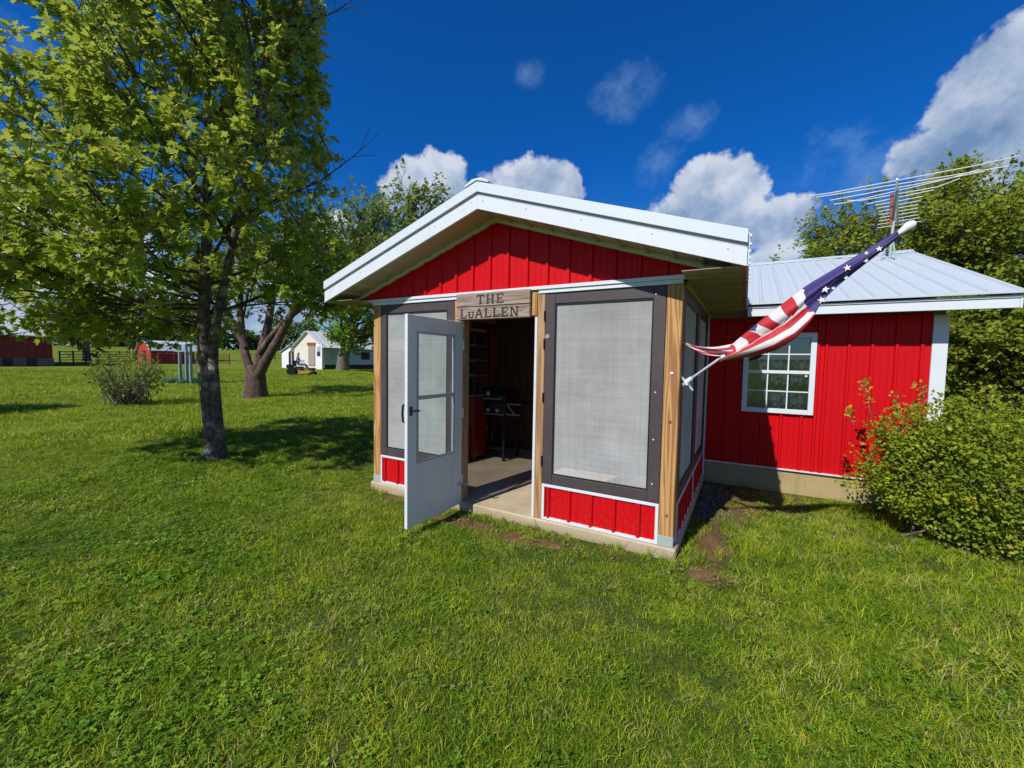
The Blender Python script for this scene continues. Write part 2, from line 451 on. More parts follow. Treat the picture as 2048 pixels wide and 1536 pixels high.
paint('star_white', (0.75, 0.74, 0.78), 0.7, 0.05, (0.5, 0.5, 0.5), 0.05, 3, False)

def foliage(name, stops, under=None, trans=0.40, rough=0.5, spec=0.14, patch=0.5):
    """leaf material; 'tint' is a hue per leaf, random but lighter outward on the maple"""
    m, t = mat(name)
    a = t.n('ShaderNodeAttribute', attribute_name='tint').outputs['Fac']
    c = t.ramp(a, stops)
    if under is not None:
        back = t.n('ShaderNodeNewGeometry').outputs['Backfacing']
        c = t.mix(t.math('MULTIPLY', back, 0.75), c, under)
    df = t.n('ShaderNodeBsdfPrincipled', ins={'Base Color': c, 'Roughness': rough, 'Specular IOR Level': spec})
    tc = t.mix(0.6, c, (0.50, 0.56, 0.03))
    tl = t.n('ShaderNodeBsdfTranslucent', ins={'Color': tc})
    mx = t.n('ShaderNodeMixShader', ins={0: trans, 1: df.outputs[0], 2: tl.outputs[0]})
    t.n('ShaderNodeOutputMaterial', ins={'Surface': mx}); MATS[name] = m
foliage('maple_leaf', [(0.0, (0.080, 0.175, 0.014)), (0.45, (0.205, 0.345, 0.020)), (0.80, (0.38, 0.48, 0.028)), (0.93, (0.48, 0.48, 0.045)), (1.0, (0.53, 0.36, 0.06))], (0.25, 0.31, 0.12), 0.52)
foliage('apple_leaf', [(0.0, (0.07, 0.14, 0.018)), (0.6, (0.165, 0.26, 0.026)), (0.9, (0.30, 0.34, 0.045)), (1.0, (0.40, 0.27, 0.06))], (0.12, 0.17, 0.07))
foliage('tree_leaf', [(0.0, (0.090, 0.140, 0.018)), (0.6, (0.235, 0.295, 0.028)), (1.0, (0.43, 0.43, 0.04))], None, 0.40)
foliage('bright_leaf', [(0.0, (0.069, 0.180, 0.018)), (0.6, (0.146, 0.306, 0.027)), (1.0, (0.254, 0.414, 0.038))], None, 0.4)
foliage('hedge_leaf', [(0.0, (0.06, 0.125, 0.012)), (0.55, (0.21, 0.28, 0.018)), (0.88, (0.40, 0.43, 0.030)), (1.0, (0.46, 0.24, 0.05))], (0.14, 0.18, 0.06), 0.30)
foliage('shrub_leaf', [(0.0, (0.049, 0.094, 0.021)), (0.6, (0.127, 0.179, 0.033)), (0.95, (0.273, 0.263, 0.075)), (1.0, (0.550, 0.450, 0.330))], None, 0.3)
foliage('far_leaf', [(0.0, (0.029, 0.055, 0.018)), (0.6, (0.058, 0.098, 0.029)), (1.0, (0.124, 0.143, 0.046))], None, 0.2)
foliage('dead_leaf', [(0.0, (0.10, 0.055, 0.03)), (0.6, (0.22, 0.14, 0.08)), (1.0, (0.38, 0.29, 0.20))], None, 0.1, 0.8)

def bark(name, c0, c1, c2, sc=(1, 1, 0.35)):
    m, t = mat(name)
    p = coords(t, 'World', sc)
    n = t.noise(p, 17, 8, 0.75); l = t.noise(p, 6.0, 6, 0.65)
    c = t.ramp(n, [(0.38, c0), (0.60, c1)])
    c = t.mix(t.math('MULTIPLY', t.smooth(l, 0.52, 0.66), 0.75), c, c2)
    finish(t, c, 0.9, bump=n, bstr=0.9, bdist=0.03); MATS[name] = m
bark('maple_bark', (0.035, 0.027, 0.020), (0.19, 0.15, 0.11), (0.42, 0.38, 0.31), (1, 1, 0.8))
bark('apple_bark', (0.035, 0.02, 0.016), (0.14, 0.078, 0.062), (0.18, 0.15, 0.125))
bark('twig_bark', (0.03, 0.022, 0.014), (0.075, 0.055, 0.035), (0.11, 0.09, 0.06))
bark('grey_bark', (0.06, 0.05, 0.04), (0.20, 0.165, 0.13), (0.27, 0.24, 0.20))
bark('stone', (0.08, 0.075, 0.07), (0.20, 0.18, 0.165), (0.28, 0.25, 0.23), (1, 1, 1))

# ------------------------------------------------------------------ terrain
def hgt(x, y):
    d = np.hypot(x, y)
    t = np.minimum(np.maximum(d-8, 0)/25, 142/25)
    return 0.22*t**1.6
def bumps(x, y):
    d = np.hypot(x, y)
    k = np.clip((d-0.5)/3, 0, 1)*np.clip((60-d)/40, 0, 1)
    b = 0.016*np.sin(1.7*x+0.6*y+0.4)*np.sin(1.3*y-0.7*x+1.0)+0.010*np.sin(4.1*x+1.1)*np.sin(3.6*y+2.0)
    near = np.clip(np.maximum(np.maximum(-4.2-x, x+0.1), np.maximum(3.2-y, y-6.4)), 0, 1)     # level beside the porch
    near2 = np.clip(np.maximum(-4.4-x, np.maximum(5.4-y, x-2.3)), 0, 1)
    return b*k*np.minimum(near, near2)-0.0
def ground_z(x, y): return hgt(x, y)+bumps(x, y)

# bare soil along the foundations, worn spots in the lawn (1 = bare)
SPOTS = [(-2.3, 3.22, .45, .16), (-1.75, 3.22, .5, .13), (-0.9, 3.32, .5, .09), (-0.20, 3.95, .20, .65), (-0.15, 3.38, .20, .20), (-0.1, 5.3, .36, .8),
         (-3.4, 3.33, .5, .10), (0.35, 5.85, .45, .25), (1.0, 4.85, .35, .14), (-.55, 2.5, .22, .06), (1.5, 4.5, .35, .10), (-.25, 2.3, .16, .05),
         (-2.6, 2.0, .12, .08), (-3.1, 2.5, .16, .06), (-2.05, 1.55, .10, .07), (1.0, 2.9, .22, .07), (.5, 2.5, .16, .05), (-7.2, 3.26, .30, .25)]
def bare(x, y):
    b = np.zeros_like(np.asarray(x, float))
    for (cx, cy, rx, ry) in SPOTS:
        b = np.maximum(b, 1.15-((x-cx)/rx)**2*0.8-((y-cy)/ry)**2*0.8)
    return np.clip(b, 0, 1)

def ground():
    a = np.concatenate([-np.geomspace(900, 14, 40), np.arange(-13.6, 13.7, 0.2), np.geomspace(14, 900, 40)])
    X, Y = np.meshgrid(a, a, indexing='ij')
    Z = ground_z(X, Y)
    n = len(a); V = np.stack([X, Y, Z], -1).reshape(-1, 3)
    i = np.arange(n-1)[:, None]*n; j = np.arange(n-1)[None, :]
    F = np.stack([i+j, i+n+j, i+n+j+1, i+j+1], -1).reshape(-1, 4)
    me = fast_mesh('lawn', V, F, True)
    add_attr(me, 'bare', bare(X, Y))
    m, t = mat('lawn_ground')
    p = coords(t, 'World')
    n1 = t.noise(p, 0.55, 5, 0.6); n2 = t.noise(p, 4.0, 6, 0.65); n3 = t.noise(p, 60, 4, 0.7)
    gr = t.ramp(t.math('ADD', t.math('MULTIPLY', n1, 0.5), t.math('MULTIPLY', n2, 0.5)), [(0.32, (0.105, 0.160, 0.012)), (0.5, (0.195, 0.265, 0.017)), (0.68, (0.30, 0.345, 0.030))])
    gr = t.mix(t.smooth(n3, 0.40, 0.62), t.mix(0.6, gr, (0.03, 0.035, 0.012)), gr)
    soil = t.ramp(t.math('ADD', t.math('MULTIPLY', n2, 0.6), t.math('MULTIPLY', n3, 0.4)), [(0.3, (0.060, 0.034, 0.016)), (0.55, (0.18, 0.105, 0.052)), (0.75, (0.33, 0.22, 0.12))])
    b = t.n('ShaderNodeAttribute', attribute_name='bare').outputs['Fac']
    d = t.vmath('LENGTH', p)
    near_shade = t.math('MULTIPLY', t.math('SUBTRACT', 1.0, t.smooth(d, 5.0, 13.0)), 0.9)
    fac = t.smooth(t.math('ADD', b, t.math('MULTIPLY', t.math('SUBTRACT', n2, 0.5), 1.2)), 0.35, 0.75)
    shaded_thatch = t.ramp(n3, [(0.35, (0.020, 0.036, 0.007)), (0.65, (0.085, 0.125, 0.018))])  # near ground darkened to stand in for shade between the blades
    gr = t.mix(near_shade, gr, shaded_thatch)
    c = t.mix(fac, gr, soil)
    finish(t, c, 0.95, bump=t.math('ADD', t.math('MULTIPLY', n3, 0.5), n2), bstr=0.7, bdist=0.04, spec=0.1)
    o = link('lawn', me, m); tag(o, 'wide green mown lawn running back to the far tree line', 'lawn', kind='structure')
ground()

rng = np.random.default_rng(11)
random.seed(5)
#PART2
# ------------------------------------------------------------------ the red house and its screened porch
YF, YH = 3.497, 6.10            # porch front plane, house wall plane
PX, SL = -2.185, 0.335          # ridge line and pitch of the porch roof
BAY = 0.2085                    # rib spacing of the metal siding
M = MATS

def siding(parent, a0, a1, zlo, zhi, axis, pos, face, m, start=None, bay=BAY, name='siding_panel'):
    """ribbed metal sheet: one piece per rib bay. axis 'x' runs along x at y = pos; face = outward sign"""
    k0 = a0 if start is None else start
    zl = zlo if callable(zlo) else (lambda a: zlo)
    zh = zhi if callable(zhi) else (lambda a: zhi)
    edges = [a0]; k = k0
    while k < a1-1e-6:
        if k > a0+0.02: edges.append(k)
        k += bay
    if a1-edges[-1] < 0.03: edges[-1] = a1
    else: edges.append(a1)
    for e0, e1 in zip(edges[:-1], edges[1:]):
        w = e1-e0
        prof = [(0, 0), (0.009, 0.021), (0.033, 0.021), (0.042, 0)]
        for q in (0.42, 0.72):
            prof += [(bay*q, 0), (bay*q+0.006, 0.0035), (bay*q+0.014, 0.0035), (bay*q+0.020, 0)]
        prof = [(u, d) for (u, d) in prof if u < w-0.001]+[(w, 0)]
        vs = []; fs = []
        for (u, d) in prof:
            a = e0+u
            for z in (zl(a), max(zh(a), zl(a)+0.001)):
                vs.append((a, pos+face*d, z) if axis == 'x' else (pos+face*d, a, z))
        for i in range(len(prof)-1):
            f = (2*i, 2*i+2, 2*i+3, 2*i+1)
            if (axis == 'x') == (face > 0): f = f[::-1]
            fs.append(f)
        b = MB(); b.add(vs, fs); b.build(name, m, parent)

def frame_panel(parent, a0, a1, z0, z1, axis, pos, face, bw=0.095, name='screen_frame'):
    """dark board frame with a sheet of insect screen in it"""
    def bx(u0, u1, d0, d1, w0, w1):
        lo, hi = sorted((pos+face*d0, pos+face*d1))
        return (u0, u1, lo, hi, w0, w1) if axis == 'x' else (lo, hi, u0, u1, w0, w1)
    fr = MB()
    fr.box(*bx(a0, a0+bw, -0.03, 0.0, z0, z1)); fr.box(*bx(a1-bw, a1, -0.03, 0.0, z0, z1))
    fr.box(*bx(a0+bw, a1-bw, -0.03, -0.0015, z0, z0+bw)); fr.box(*bx(a0+bw, a1-bw, -0.03, -0.0015, z1-bw, z1))
    f = fr.build(name, M['frame_brown'], parent, bevel=0.003)
    li = MB(); e = 0.012                     # retaining lip round the mesh
    li.box(*bx(a0+bw, a0+bw+e, -0.024, -0.006, z0+bw, z1-bw)); li.box(*bx(a1-bw-e, a1-bw, -0.024, -0.006, z0+bw, z1-bw))
    li.box(*bx(a0+bw+e, a1-bw-e, -0.024, -0.007, z0+bw, z0+bw+e)); li.box(*bx(a0+bw+e, a1-bw-e, -0.024, -0.007, z1-bw-e, z1-bw))
    li.build('screen_lip', M['black_paint'], f)
    sc = MB(); p = pos-face*0.018
    vs = [(a0+bw, z0+bw), (a1-bw, z0+bw), (a1-bw, z1-bw), (a0+bw, z1-bw)]
    sc.add([(u, p, w) if axis == 'x' else (p, u, w) for u, w in vs], [(0, 1, 2, 3)])
    sc.build('insect_screen', M['screen'], f)
    return f

def knee_panel(parent, a0, a1, z0, z1, axis, pos, face):
    """white J-trim round a low red sheet"""
    w = 0.026
    def bx(u0, u1, d0, d1, w0, w1):
        lo, hi = sorted((pos+face*d0, pos+face*d1))
        return (u0, u1, lo, hi, w0, w1) if axis == 'x' else (lo, hi, u0, u1, w0, w1)
    b = MB()
    b.box(*bx(a0, a0+w, -0.012, 0.012, z0, z1)); b.box(*bx(a1-w, a1, -0.012, 0.012, z0, z1))
    b.box(*bx(a0+w, a1-w, -0.012, 0.0105, z0, z0+w)); b.box(*bx(a0+w, a1-w, -0.012, 0.0105, z1-w, z1))
    tr = b.build('panel_trim', M['white_trim'], parent, bevel=0.002)
    siding(tr, a0+w-0.004, a1-w+0.004, z0+w-0.004, z1-w+0.004, axis, pos-face*0.006, face, M['red_siding'], start=a0+w+0.02)
    return tr

def build_porch():
    P = empty('screened_porch', (PX, YF, 0.0))
    tag(P, 'red and white screened porch with open white storm door and gabled metal roof', 'porch')
    MB().box(-3.935, -0.425, 3.465, YH-0.02, -0.25, 0.098).build('concrete_slab', M['concrete'], P, bevel=0.012)
    # posts
    def post(x0, x1, y0, y1, z1=2.226, m='post_wood', cap=True):
        o = MB().box(x0, x1, y0, y1, 0.099, z1).build('post', M[m], P, bevel=0.006)
        return o
    pr = post(-0.568, -0.450, YF-0.006, YF+0.112)
    MB().box(-0.5685, -0.4495, YF-0.0085, YF+0.1125, 0.0995, 0.185).build('post_base_plate', M['galvanized'], pr, bevel=0.002)
    for z in (1.52, 1.13, 0.36):                      # red plastic screw caps on the corner post
        MB().lathe([(0.013, 0), (0.013, 0.004), (0.006, 0.009)], (-0.508, YF-0.006, z), 10, (0, -1, 0)).build('screw_cap', M['rusty'] if z < 1.2 else M['star_white'], pr)
    pl = post(-3.905, -3.787, YF-0.006, YF+0.112)
    MB().box(-3.9055, -3.7865, YF-0.0085, YF+0.1125, 0.0995, 0.185).build('post_base_plate', M['galvanized'], pl, bevel=0.002)
    post(-1.716, -1.634, YF-0.008, YF+0.10, m='post_wood_worn')
    post(-2.690, -2.585, YF-0.004, YF+0.10)
    # door jamb strips (white) and header
    MB().box(-1.742, -1.7165, YF-0.004, YF+0.09, 0.0985, 2.03).build('door_jamb', M['white_trim'], P, bevel=0.003)
    MB().box(-2.5845, -2.560, YF-0.002, YF+0.09, 0.0985, 2.03).build('door_jamb', M['post_wood_worn'], P, bevel=0.003)
    MB().box(-2.584, -1.717, YF+0.004, YF+0.10, 2.031, 2.226).build('door_header', M['post_wood'], P, bevel=0.004)
    # screens, front
    frame_panel(P, -1.632, -0.572, 0.442, 2.224, 'x', YF-0.004, -1)
    frame_panel(P, -3.786, -2.692, 0.442, 2.224, 'x', YF-0.004, -1)
    knee_panel(P, -1.633, -0.570, 0.100, 0.440, 'x', YF+0.004, -1)
    knee_panel(P, -3.786, -2.692, 0.100, 0.440, 'x', YF+0.004, -1)
    # paint scars, screws and hinges on the frame
    for (x, z) in ((-0.652, 2.155), (-0.63, 1.36), (-0.632, 0.97), (-0.63, 0.60)):
        MB().lathe([(0.007, 0), (0.007, 0.003), (0.003, 0.006)], (x, YF-0.005, z), 8, (0, -1, 0)).build('screw_head', M['white_trim'], P)
    MB().lathe([(0.021, 0), (0.021, 0.006), (0.012, 0.008), (0.012, 0.005)], (-1.607, YF-0.005, 1.83), 14, (0, -1, 0)).build('hook_eye_plate', M['chrome'], P)
    for z in (2.02, 1.76, 1.26, 0.66):
        MB().box(-1.642, -1.630, YF-0.016, YF-0.004, z-0.045, z+0.045).tube([(-1.637, YF-0.018, z-0.045), (-1.637, YF-0.018, z+0.045)], 0.006, 8).build('hinge', M['black_paint'], P)
    # white double band over the screens
    MB().box(-4.125, -0.330, YF-0.030, YF+0.02, 2.2615, 2.294).build('band_trim', M['white_trim'], P, bevel=0.003)
    MB().box(-3.905, -2.640, YF-0.018, YF+0.02, 2.227, 2.261).build('band_trim', M['white_trim'], P, bevel=0.003)
    MB().box(-1.700, -0.450, YF-0.018, YF+0.02, 2.227, 2.261).build('band_trim', M['white_trim'], P, bevel=0.003)
    MB().box(-2.639, -1.701, YF-0.010, YF+0.02, 2.227, 2.261).build('band_trim', M['post_wood'], P)
    # right wall: two bays
    XR = -0.447
    for (y0, y1) in ((YF+0.118, 4.80), (4.845, YH-0.075)):
        frame_panel(P, y0, y1, 0.442, 2.224, 'y', XR, 1)
        knee_panel(P, y0, y1, 0.100, 0.440, 'y', XR-0.006, 1)
    MB().box(-0.56, -0.456, 4.8005, 4.8445, 0.099, 2.226).build('post', M['frame_brown'], P)
    MB().box(-0.475, -0.430, YH-0.074, YH-0.022, 0.099, 2.226).build('corner_trim', M['white_trim'], P, bevel=0.003)
    MB().box(-0.452, -0.428, YF+0.118, YH-0.022, 2.2265, 2.262).build('band_trim', M['soffit_tan'], P)
    # left wall
    XL = -3.908
    for (y0, y1) in ((YF+0.118, 4.80), (4.845, YH-0.025)):
        frame_panel(P, y0, y1, 0.442, 2.224, 'y', XL, -1)
        knee_panel(P, y0, y1, 0.100, 0.440, 'y', XL+0.006, -1)
    MB().box(-3.90, -3.80, 4.78, 4.866, 0.099, 2.226).build('post', M['post_wood'], P)
    MB().box(-3.90, -3.80, 5.30, 5.386, 0.099, 2.226).build('post', M['post_wood'], P)
    # wall plates, ceiling
    for (x0, x1, y0, y1) in ((-3.90, -3.79, YF+0.12, YH-0.025), (-0.56, -0.455, YF+0.12, YH-0.025)):
        MB().box(x0, x1, y0, y1, 2.2265, 2.30).build('wall_plate', M['post_wood'], P)
    MB().box(-3.905, -0.45, YF+0.021, YH-0.025, 2.3005, 2.316).build('ceiling', M['eave_wood'], P)
    # gable
    def top(x): return 2.985-SL*abs(x-PX)
    g = MB().prism([(-4.16, 2.297), (-0.21, 2.297), (PX, 2.297+SL*1.975)], 'y', YF+0.012, YF+0.05).build('gable_wall', M['soffit_tan'], P)
    siding(g, -4.20, -0.17, 2.296, lambda x: max(2.297, top(x)-0.02), 'x', YF-0.002, -1, M['red_siding'], start=-4.20+0.055)
    for s in (-1, 1):                                                     # rake trim where wall meets soffit
        x0, x1 = PX, PX+s*2.02
        MB().prism([(x0, 2.985-0.035), (x1, 2.985-0.035-SL*2.02), (x1, 2.985+0.005-SL*2.02), (x0, 2.985+0.005)], 'y', YF-0.035, YF+0.012).build('rake_trim', M['trim_shade'], P)
    # soffit of the front overhang: ribbed sheets following the slope, ribs running front to back
    for s in (-1, 1):
        n = 10; w = 2.12/n
        for i in range(n):
            a, b = i*w+0.004, (i+1)*w
            pts = [(a, 0.0), (b-0.052, 0.0), (b-0.038, -0.016), (b-0.014, -0.016), (b, 0.0)]
            poly = [(PX+s*u, 2.990-SL*u+d) for (u, d) in pts]+[(PX+s*u, 2.997-SL*u) for u in (b, a)]
            MB().prism(poly, 'y', 3.185, YF-0.0355).build('soffit_panel', M['soffit_tan'], P)
    # barge boards and the folded roof edge above them
    for s in (-1, 1):
        x0, x1 = PX+s*0.0005, PX+s*2.165
        def band(lo, hi, y0, y1, xa=x0, xb=x1):
            return MB().prism([(xa, 2.978+lo), (xb, 2.978+lo-SL*abs(xb-PX)), (xb, 2.978+hi-SL*abs(xb-PX)), (xa, 2.978+hi)], 'y', y0, y1)
        bb = band(0.0, 0.118, 3.160, 3.184).build('barge_board', M['white_trim'], P)
        band(0.1185, 0.150, 3.170, 3.184).build('shadow_strip', M['grey_metal'], bb)
        band(0.1505, 0.238, 3.148, 3.182).build('roof_edge', M['white_roof'], bb)
        for q in (0.06, 0.5, 1.0, 1.55, 2.05):
            MB().lathe([(0.005, 0), (0.005, 0.004)], (PX+s*q, 3.160, 2.978+0.085-SL*q), 6, (0, -1, 0)).build('screw_head', M['grey_metal'], bb)
        # roof sheets, ribs running down the slope
        n = 13; y0, y1 = 3.184, 3.184+13*0.223
        sh = MB()
        L = 2.175
        lo = [(x0, 2.978+0.2055), (PX+s*L, 2.978+0.2055-SL*L), (PX+s*L, 2.978+0.226-SL*L), (x0, 2.978+0.226)]
        rp = MB().prism(lo, 'y', y0, YH+0.6).build('roof', M['white_roof'], P)
        for i in range(n):
            yy = y0+0.10+i*0.223
            MB().prism([(x0, 2.978+0.2262), (PX+s*(L+0.012), 2.978+0.2262-SL*(L+0.012)), (PX+s*(L+0.012), 2.978+0.246-SL*(L+0.012)), (x0, 2.978+0.246)], 'y', yy, yy+0.035).build('roof_rib', M['white_roof'], rp)
    MB().prism([(PX-0.13, 2.978+0.2465-0.042), (PX, 2.978+0.2465+0.001), (PX+0.13, 2.978+0.2465-0.042), (PX+0.13, 2.978+0.256-0.036), (PX+0.05, 2.978+0.270-0.008), (PX-0.05, 2.978+0.270-0.008), (PX-0.13, 2.978+0.256-0.036)], 'y', 3.140, YH+0.6).build('ridge_cap', M['white_roof'], P)
    # side eaves: fascia board, ribbed soffit running out from the wall
    for s in (-1, 1):
        xe = PX+s*2.165; xw = -0.428 if s > 0 else -3.935
        a, b = sorted((xe-s*0.032, xe))
        MB().box(a, b, 3.1855, 5.72, 2.262, 2.43).build('fascia_board', M['eave_wood'], P)
        a, b = sorted((xe, xe+s*0.012))
        MB().box(a, b, 3.1855, 5.70, 2.258, 2.452).build('fascia_trim', M['white_trim'], P)
        n = 11; w = (YH-0.36-3.20)/n
        for i in range(n):
            y = 3.20+i*w
            lo, hi = sorted((xw, xe-s*0.033))
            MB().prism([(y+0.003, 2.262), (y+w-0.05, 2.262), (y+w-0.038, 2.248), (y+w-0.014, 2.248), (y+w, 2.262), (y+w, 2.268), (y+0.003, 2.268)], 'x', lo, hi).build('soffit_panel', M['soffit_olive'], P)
    return P

def build_door(P):
    """storm door standing open at a right angle, its inner face to the camera"""
    hx = -2.556; y0, y1, z0, z1 = 2.662, 3.462, 0.082, 1.990        # hinge line at y1
    th = 0.034
    D = MB()
    gy0, gy1, gz0, gz1 = 2.782, 3.332, 0.650, 1.846
    D.box(hx-th, hx, y0, gy0, z0, z1); D.box(hx-th, hx, gy1, y1, z0, z1)
    D.box(hx-th, hx-0.0005, gy0, gy1, z0, gz0); D.box(hx-th, hx-0.0005, gy0, gy1, gz1, z1)
    d = D.build('storm_door', M['door_white'], P, bevel=0.003)
    d['label'] = 'open white storm door with glass in its upper half'
    s = MB(); w = 0.018
    s.box(hx-0.012, hx+0.006, gy0, gy0+w, gz0, gz1); s.box(hx-0.012, hx+0.006, gy1-w, gy1, gz0, gz1)
    s.box(hx-0.012, hx+0.0055, gy0+w, gy1-w, gz0, gz0+w); s.box(hx-0.012, hx+0.0055, gy0+w, gy1-w, gz1-w, gz1)
    s.build('glazing_bead', M['grey_metal'], d)
    MB().box(hx-0.016, hx+0.008, gy0+w, gy1-w, 1.232, 1.268).build('sash_rail', M['grey_metal'], d, bevel=0.003)
    for a, b in ((gz0+w, 1.231), (1.2685, gz1-w)):
        MB().box(hx-0.022, hx-0.018, gy0+0.004, gy1-0.004, a, b).build('pane', M['glass'], d)
    MB().box(hx-th-0.003, hx-th+0.001, gy0-0.02, gy1+0.02, z0+0.05, gz0-0.06).build('kick_plate', M['door_white'], d)
    # latch: black knob plate inside, pull handle outside
    h = MB()
    h.box(hx, hx+0.010, 2.690, 2.716, 1.10, 1.18)
    h.tube([(hx+0.008, 2.703, 1.145), (hx+0.05, 2.703, 1.145)], 0.008, 8)
    h.tube([(hx+0.05, 2.698, 1.145), (hx+0.052, 2.745, 1.142), (hx+0.050, 2.770, 1.138)], [0.010, 0.009, 0.006], 8)
    h.build('latch', M['black_paint'], d)
    h = MB()
    h.tube([(hx-th, 2.690, 1.20), (hx-th-0.045, 2.690, 1.185), (hx-th-0.052, 2.690, 1.11), (hx-th-0.045, 2.690, 1.04), (hx-th, 2.690, 1.03)], 0.010, 8)
    h.box(hx-th-0.004, hx-th, 2.672, 2.708, 1.0, 1.22)
    h.build('pull_handle', M['black_paint'], d)
    for z in (0.35, 1.05, 1.75):
        MB().tube([(hx+0.006, y1+0.006, z-0.05), (hx+0.006, y1+0.006, z+0.05)], 0.008, 8).build('hinge', M['door_white'], d)
    MB().tube([(hx+0.004, gy1+0.06, 0.30), (hx+0.03, gy1+0.10, 0.30), (-2.50, YF+0.02, 0.30)], 0.008, 6).build('door_closer', M['grey_metal'], d)

def build_sign():
    S = empty('wooden_sign', (-2.20, YF-0.05, 2.0))
    tag(S, 'weathered two-board wooden sign over the porch doorway reading THE LuALLEN', 'sign')
    x0, x1 = -2.628, -1.772; y0 = YF-0.058
    b1 = MB().box(x0, x1, y0, YF-0.021, 2.139, 2.272).build('board', M['sign_wood'], S, bevel=0.005)
    b2 = MB().box(x0+0.002, x1, y0+0.002, YF-0.021, 2.008, 2.134).build('board', M['sign_wood'], S, bevel=0.005)
    MB().box(x1-0.01, x1+0.055, YF-0.018, YF+0.003, 2.03, 2.226).build('backing_board', M['post_wood'], S)
    # western slab letters built from strokes: (x0,z0,x1,z1,width) in a unit box
    G = {
     'T': (0.95, [('v', .5, 0, 1, .20), ('h', 0, 1, .93, .13), ('h', .25, .75, .05, .10), ('v', .06, .70, .95, .10), ('v', .94, .70, .95, .10)]),
     'H': (1.0, [('v', .2, 0, 1, .20), ('v', .8, 0, 1, .20), ('h', .2, .8, .5, .11), ('h', .02, .38, .05, .10), ('h', .62, .98, .05, .10), ('h', .02, .38, .95, .10), ('h', .62, .98, .95, .10)]),
     'E': (.9, [('v', .22, 0, 1, .20), ('h', .04, .92, .06, .12), ('h', .04, .92, .94, .12), ('h', .22, .70, .5, .11), ('v', .90, .02, .28, .10), ('v', .90, .72, .98, .10), ('v', .70, .38, .62, .09)]),
     'L': (.9, [('v', .25, 0, 1, .20), ('h', .04, .94, .06, .12), ('h', .05, .45, .95, .10), ('v', .92, .02, .32, .10)]),
     'A': (1.05, [('d', .10, 0, .5, 1, .13), ('d', .90, 0, .5, 1, .20), ('h', .25, .78, .34, .10), ('h', 0, .28, .04, .09), ('h', .70, 1.0, .04, .09)]),
     'U': (.95, [('v', .2, .12, 1, .20), ('v', .82, .12, 1, .12), ('h', .2, .82, .08, .16), ('h', 0, .40, .95, .10), ('h', .64, 1.0, .95, .10)]),
     'N': (1.05, [('v', .18, 0, 1, .12), ('v', .84, 0, 1, .12), ('d', .82, 0, .20, 1, .20), ('h', 0, .36, .05, .10), ('h', .66, 1.0, .95, .10), ('h', 0, .25, .95, .10)])}
    def letter(ch, x, z, h, w, parent):
        adv, st = G[ch]; b = MB(); W = adv*w
        ya, yb = y0-0.0025, y0+0.006
        for k, s in enumerate(st):
            e = k*0.00006
            if s[0] == 'v':
                b.box(x+(s[1]-s[4]/2)*W, x+(s[1]+s[4]/2)*W, ya-e, yb, z+s[2]*h, z+s[3]*h)
            elif s[0] == 'h':
                b.box(x+s[1]*W, x+s[2]*W, ya-e, yb, z+(s[3]-s[4]/2)*h, z+(s[3]+s[4]/2)*h)
            else:
                _, xa, za, xb, zb, t = s
                b.prism([(x+(xa-t/2)*W, z+za*h), (x+(xa+t/2)*W, z+za*h), (x+(xb+t/2)*W, z+zb*h), (x+(xb-t/2)*W, z+zb*h)], 'y', ya-e, yb)
        b.build('letter', M['letter_dark'], parent)
        return W
    x = -2.372
    for ch in 'THE':
        x += letter(ch, x, 2.158, 0.092, 0.098, b1)+0.020
    x = -2.575
    for i, ch in enumerate('LUALLEN'):
        if i == 1: x += letter('U', x, 2.026, 0.062, 0.080, b2)+0.010
        else: x += letter(ch, x, 2.026, 0.090, 0.092, b2)+0.015

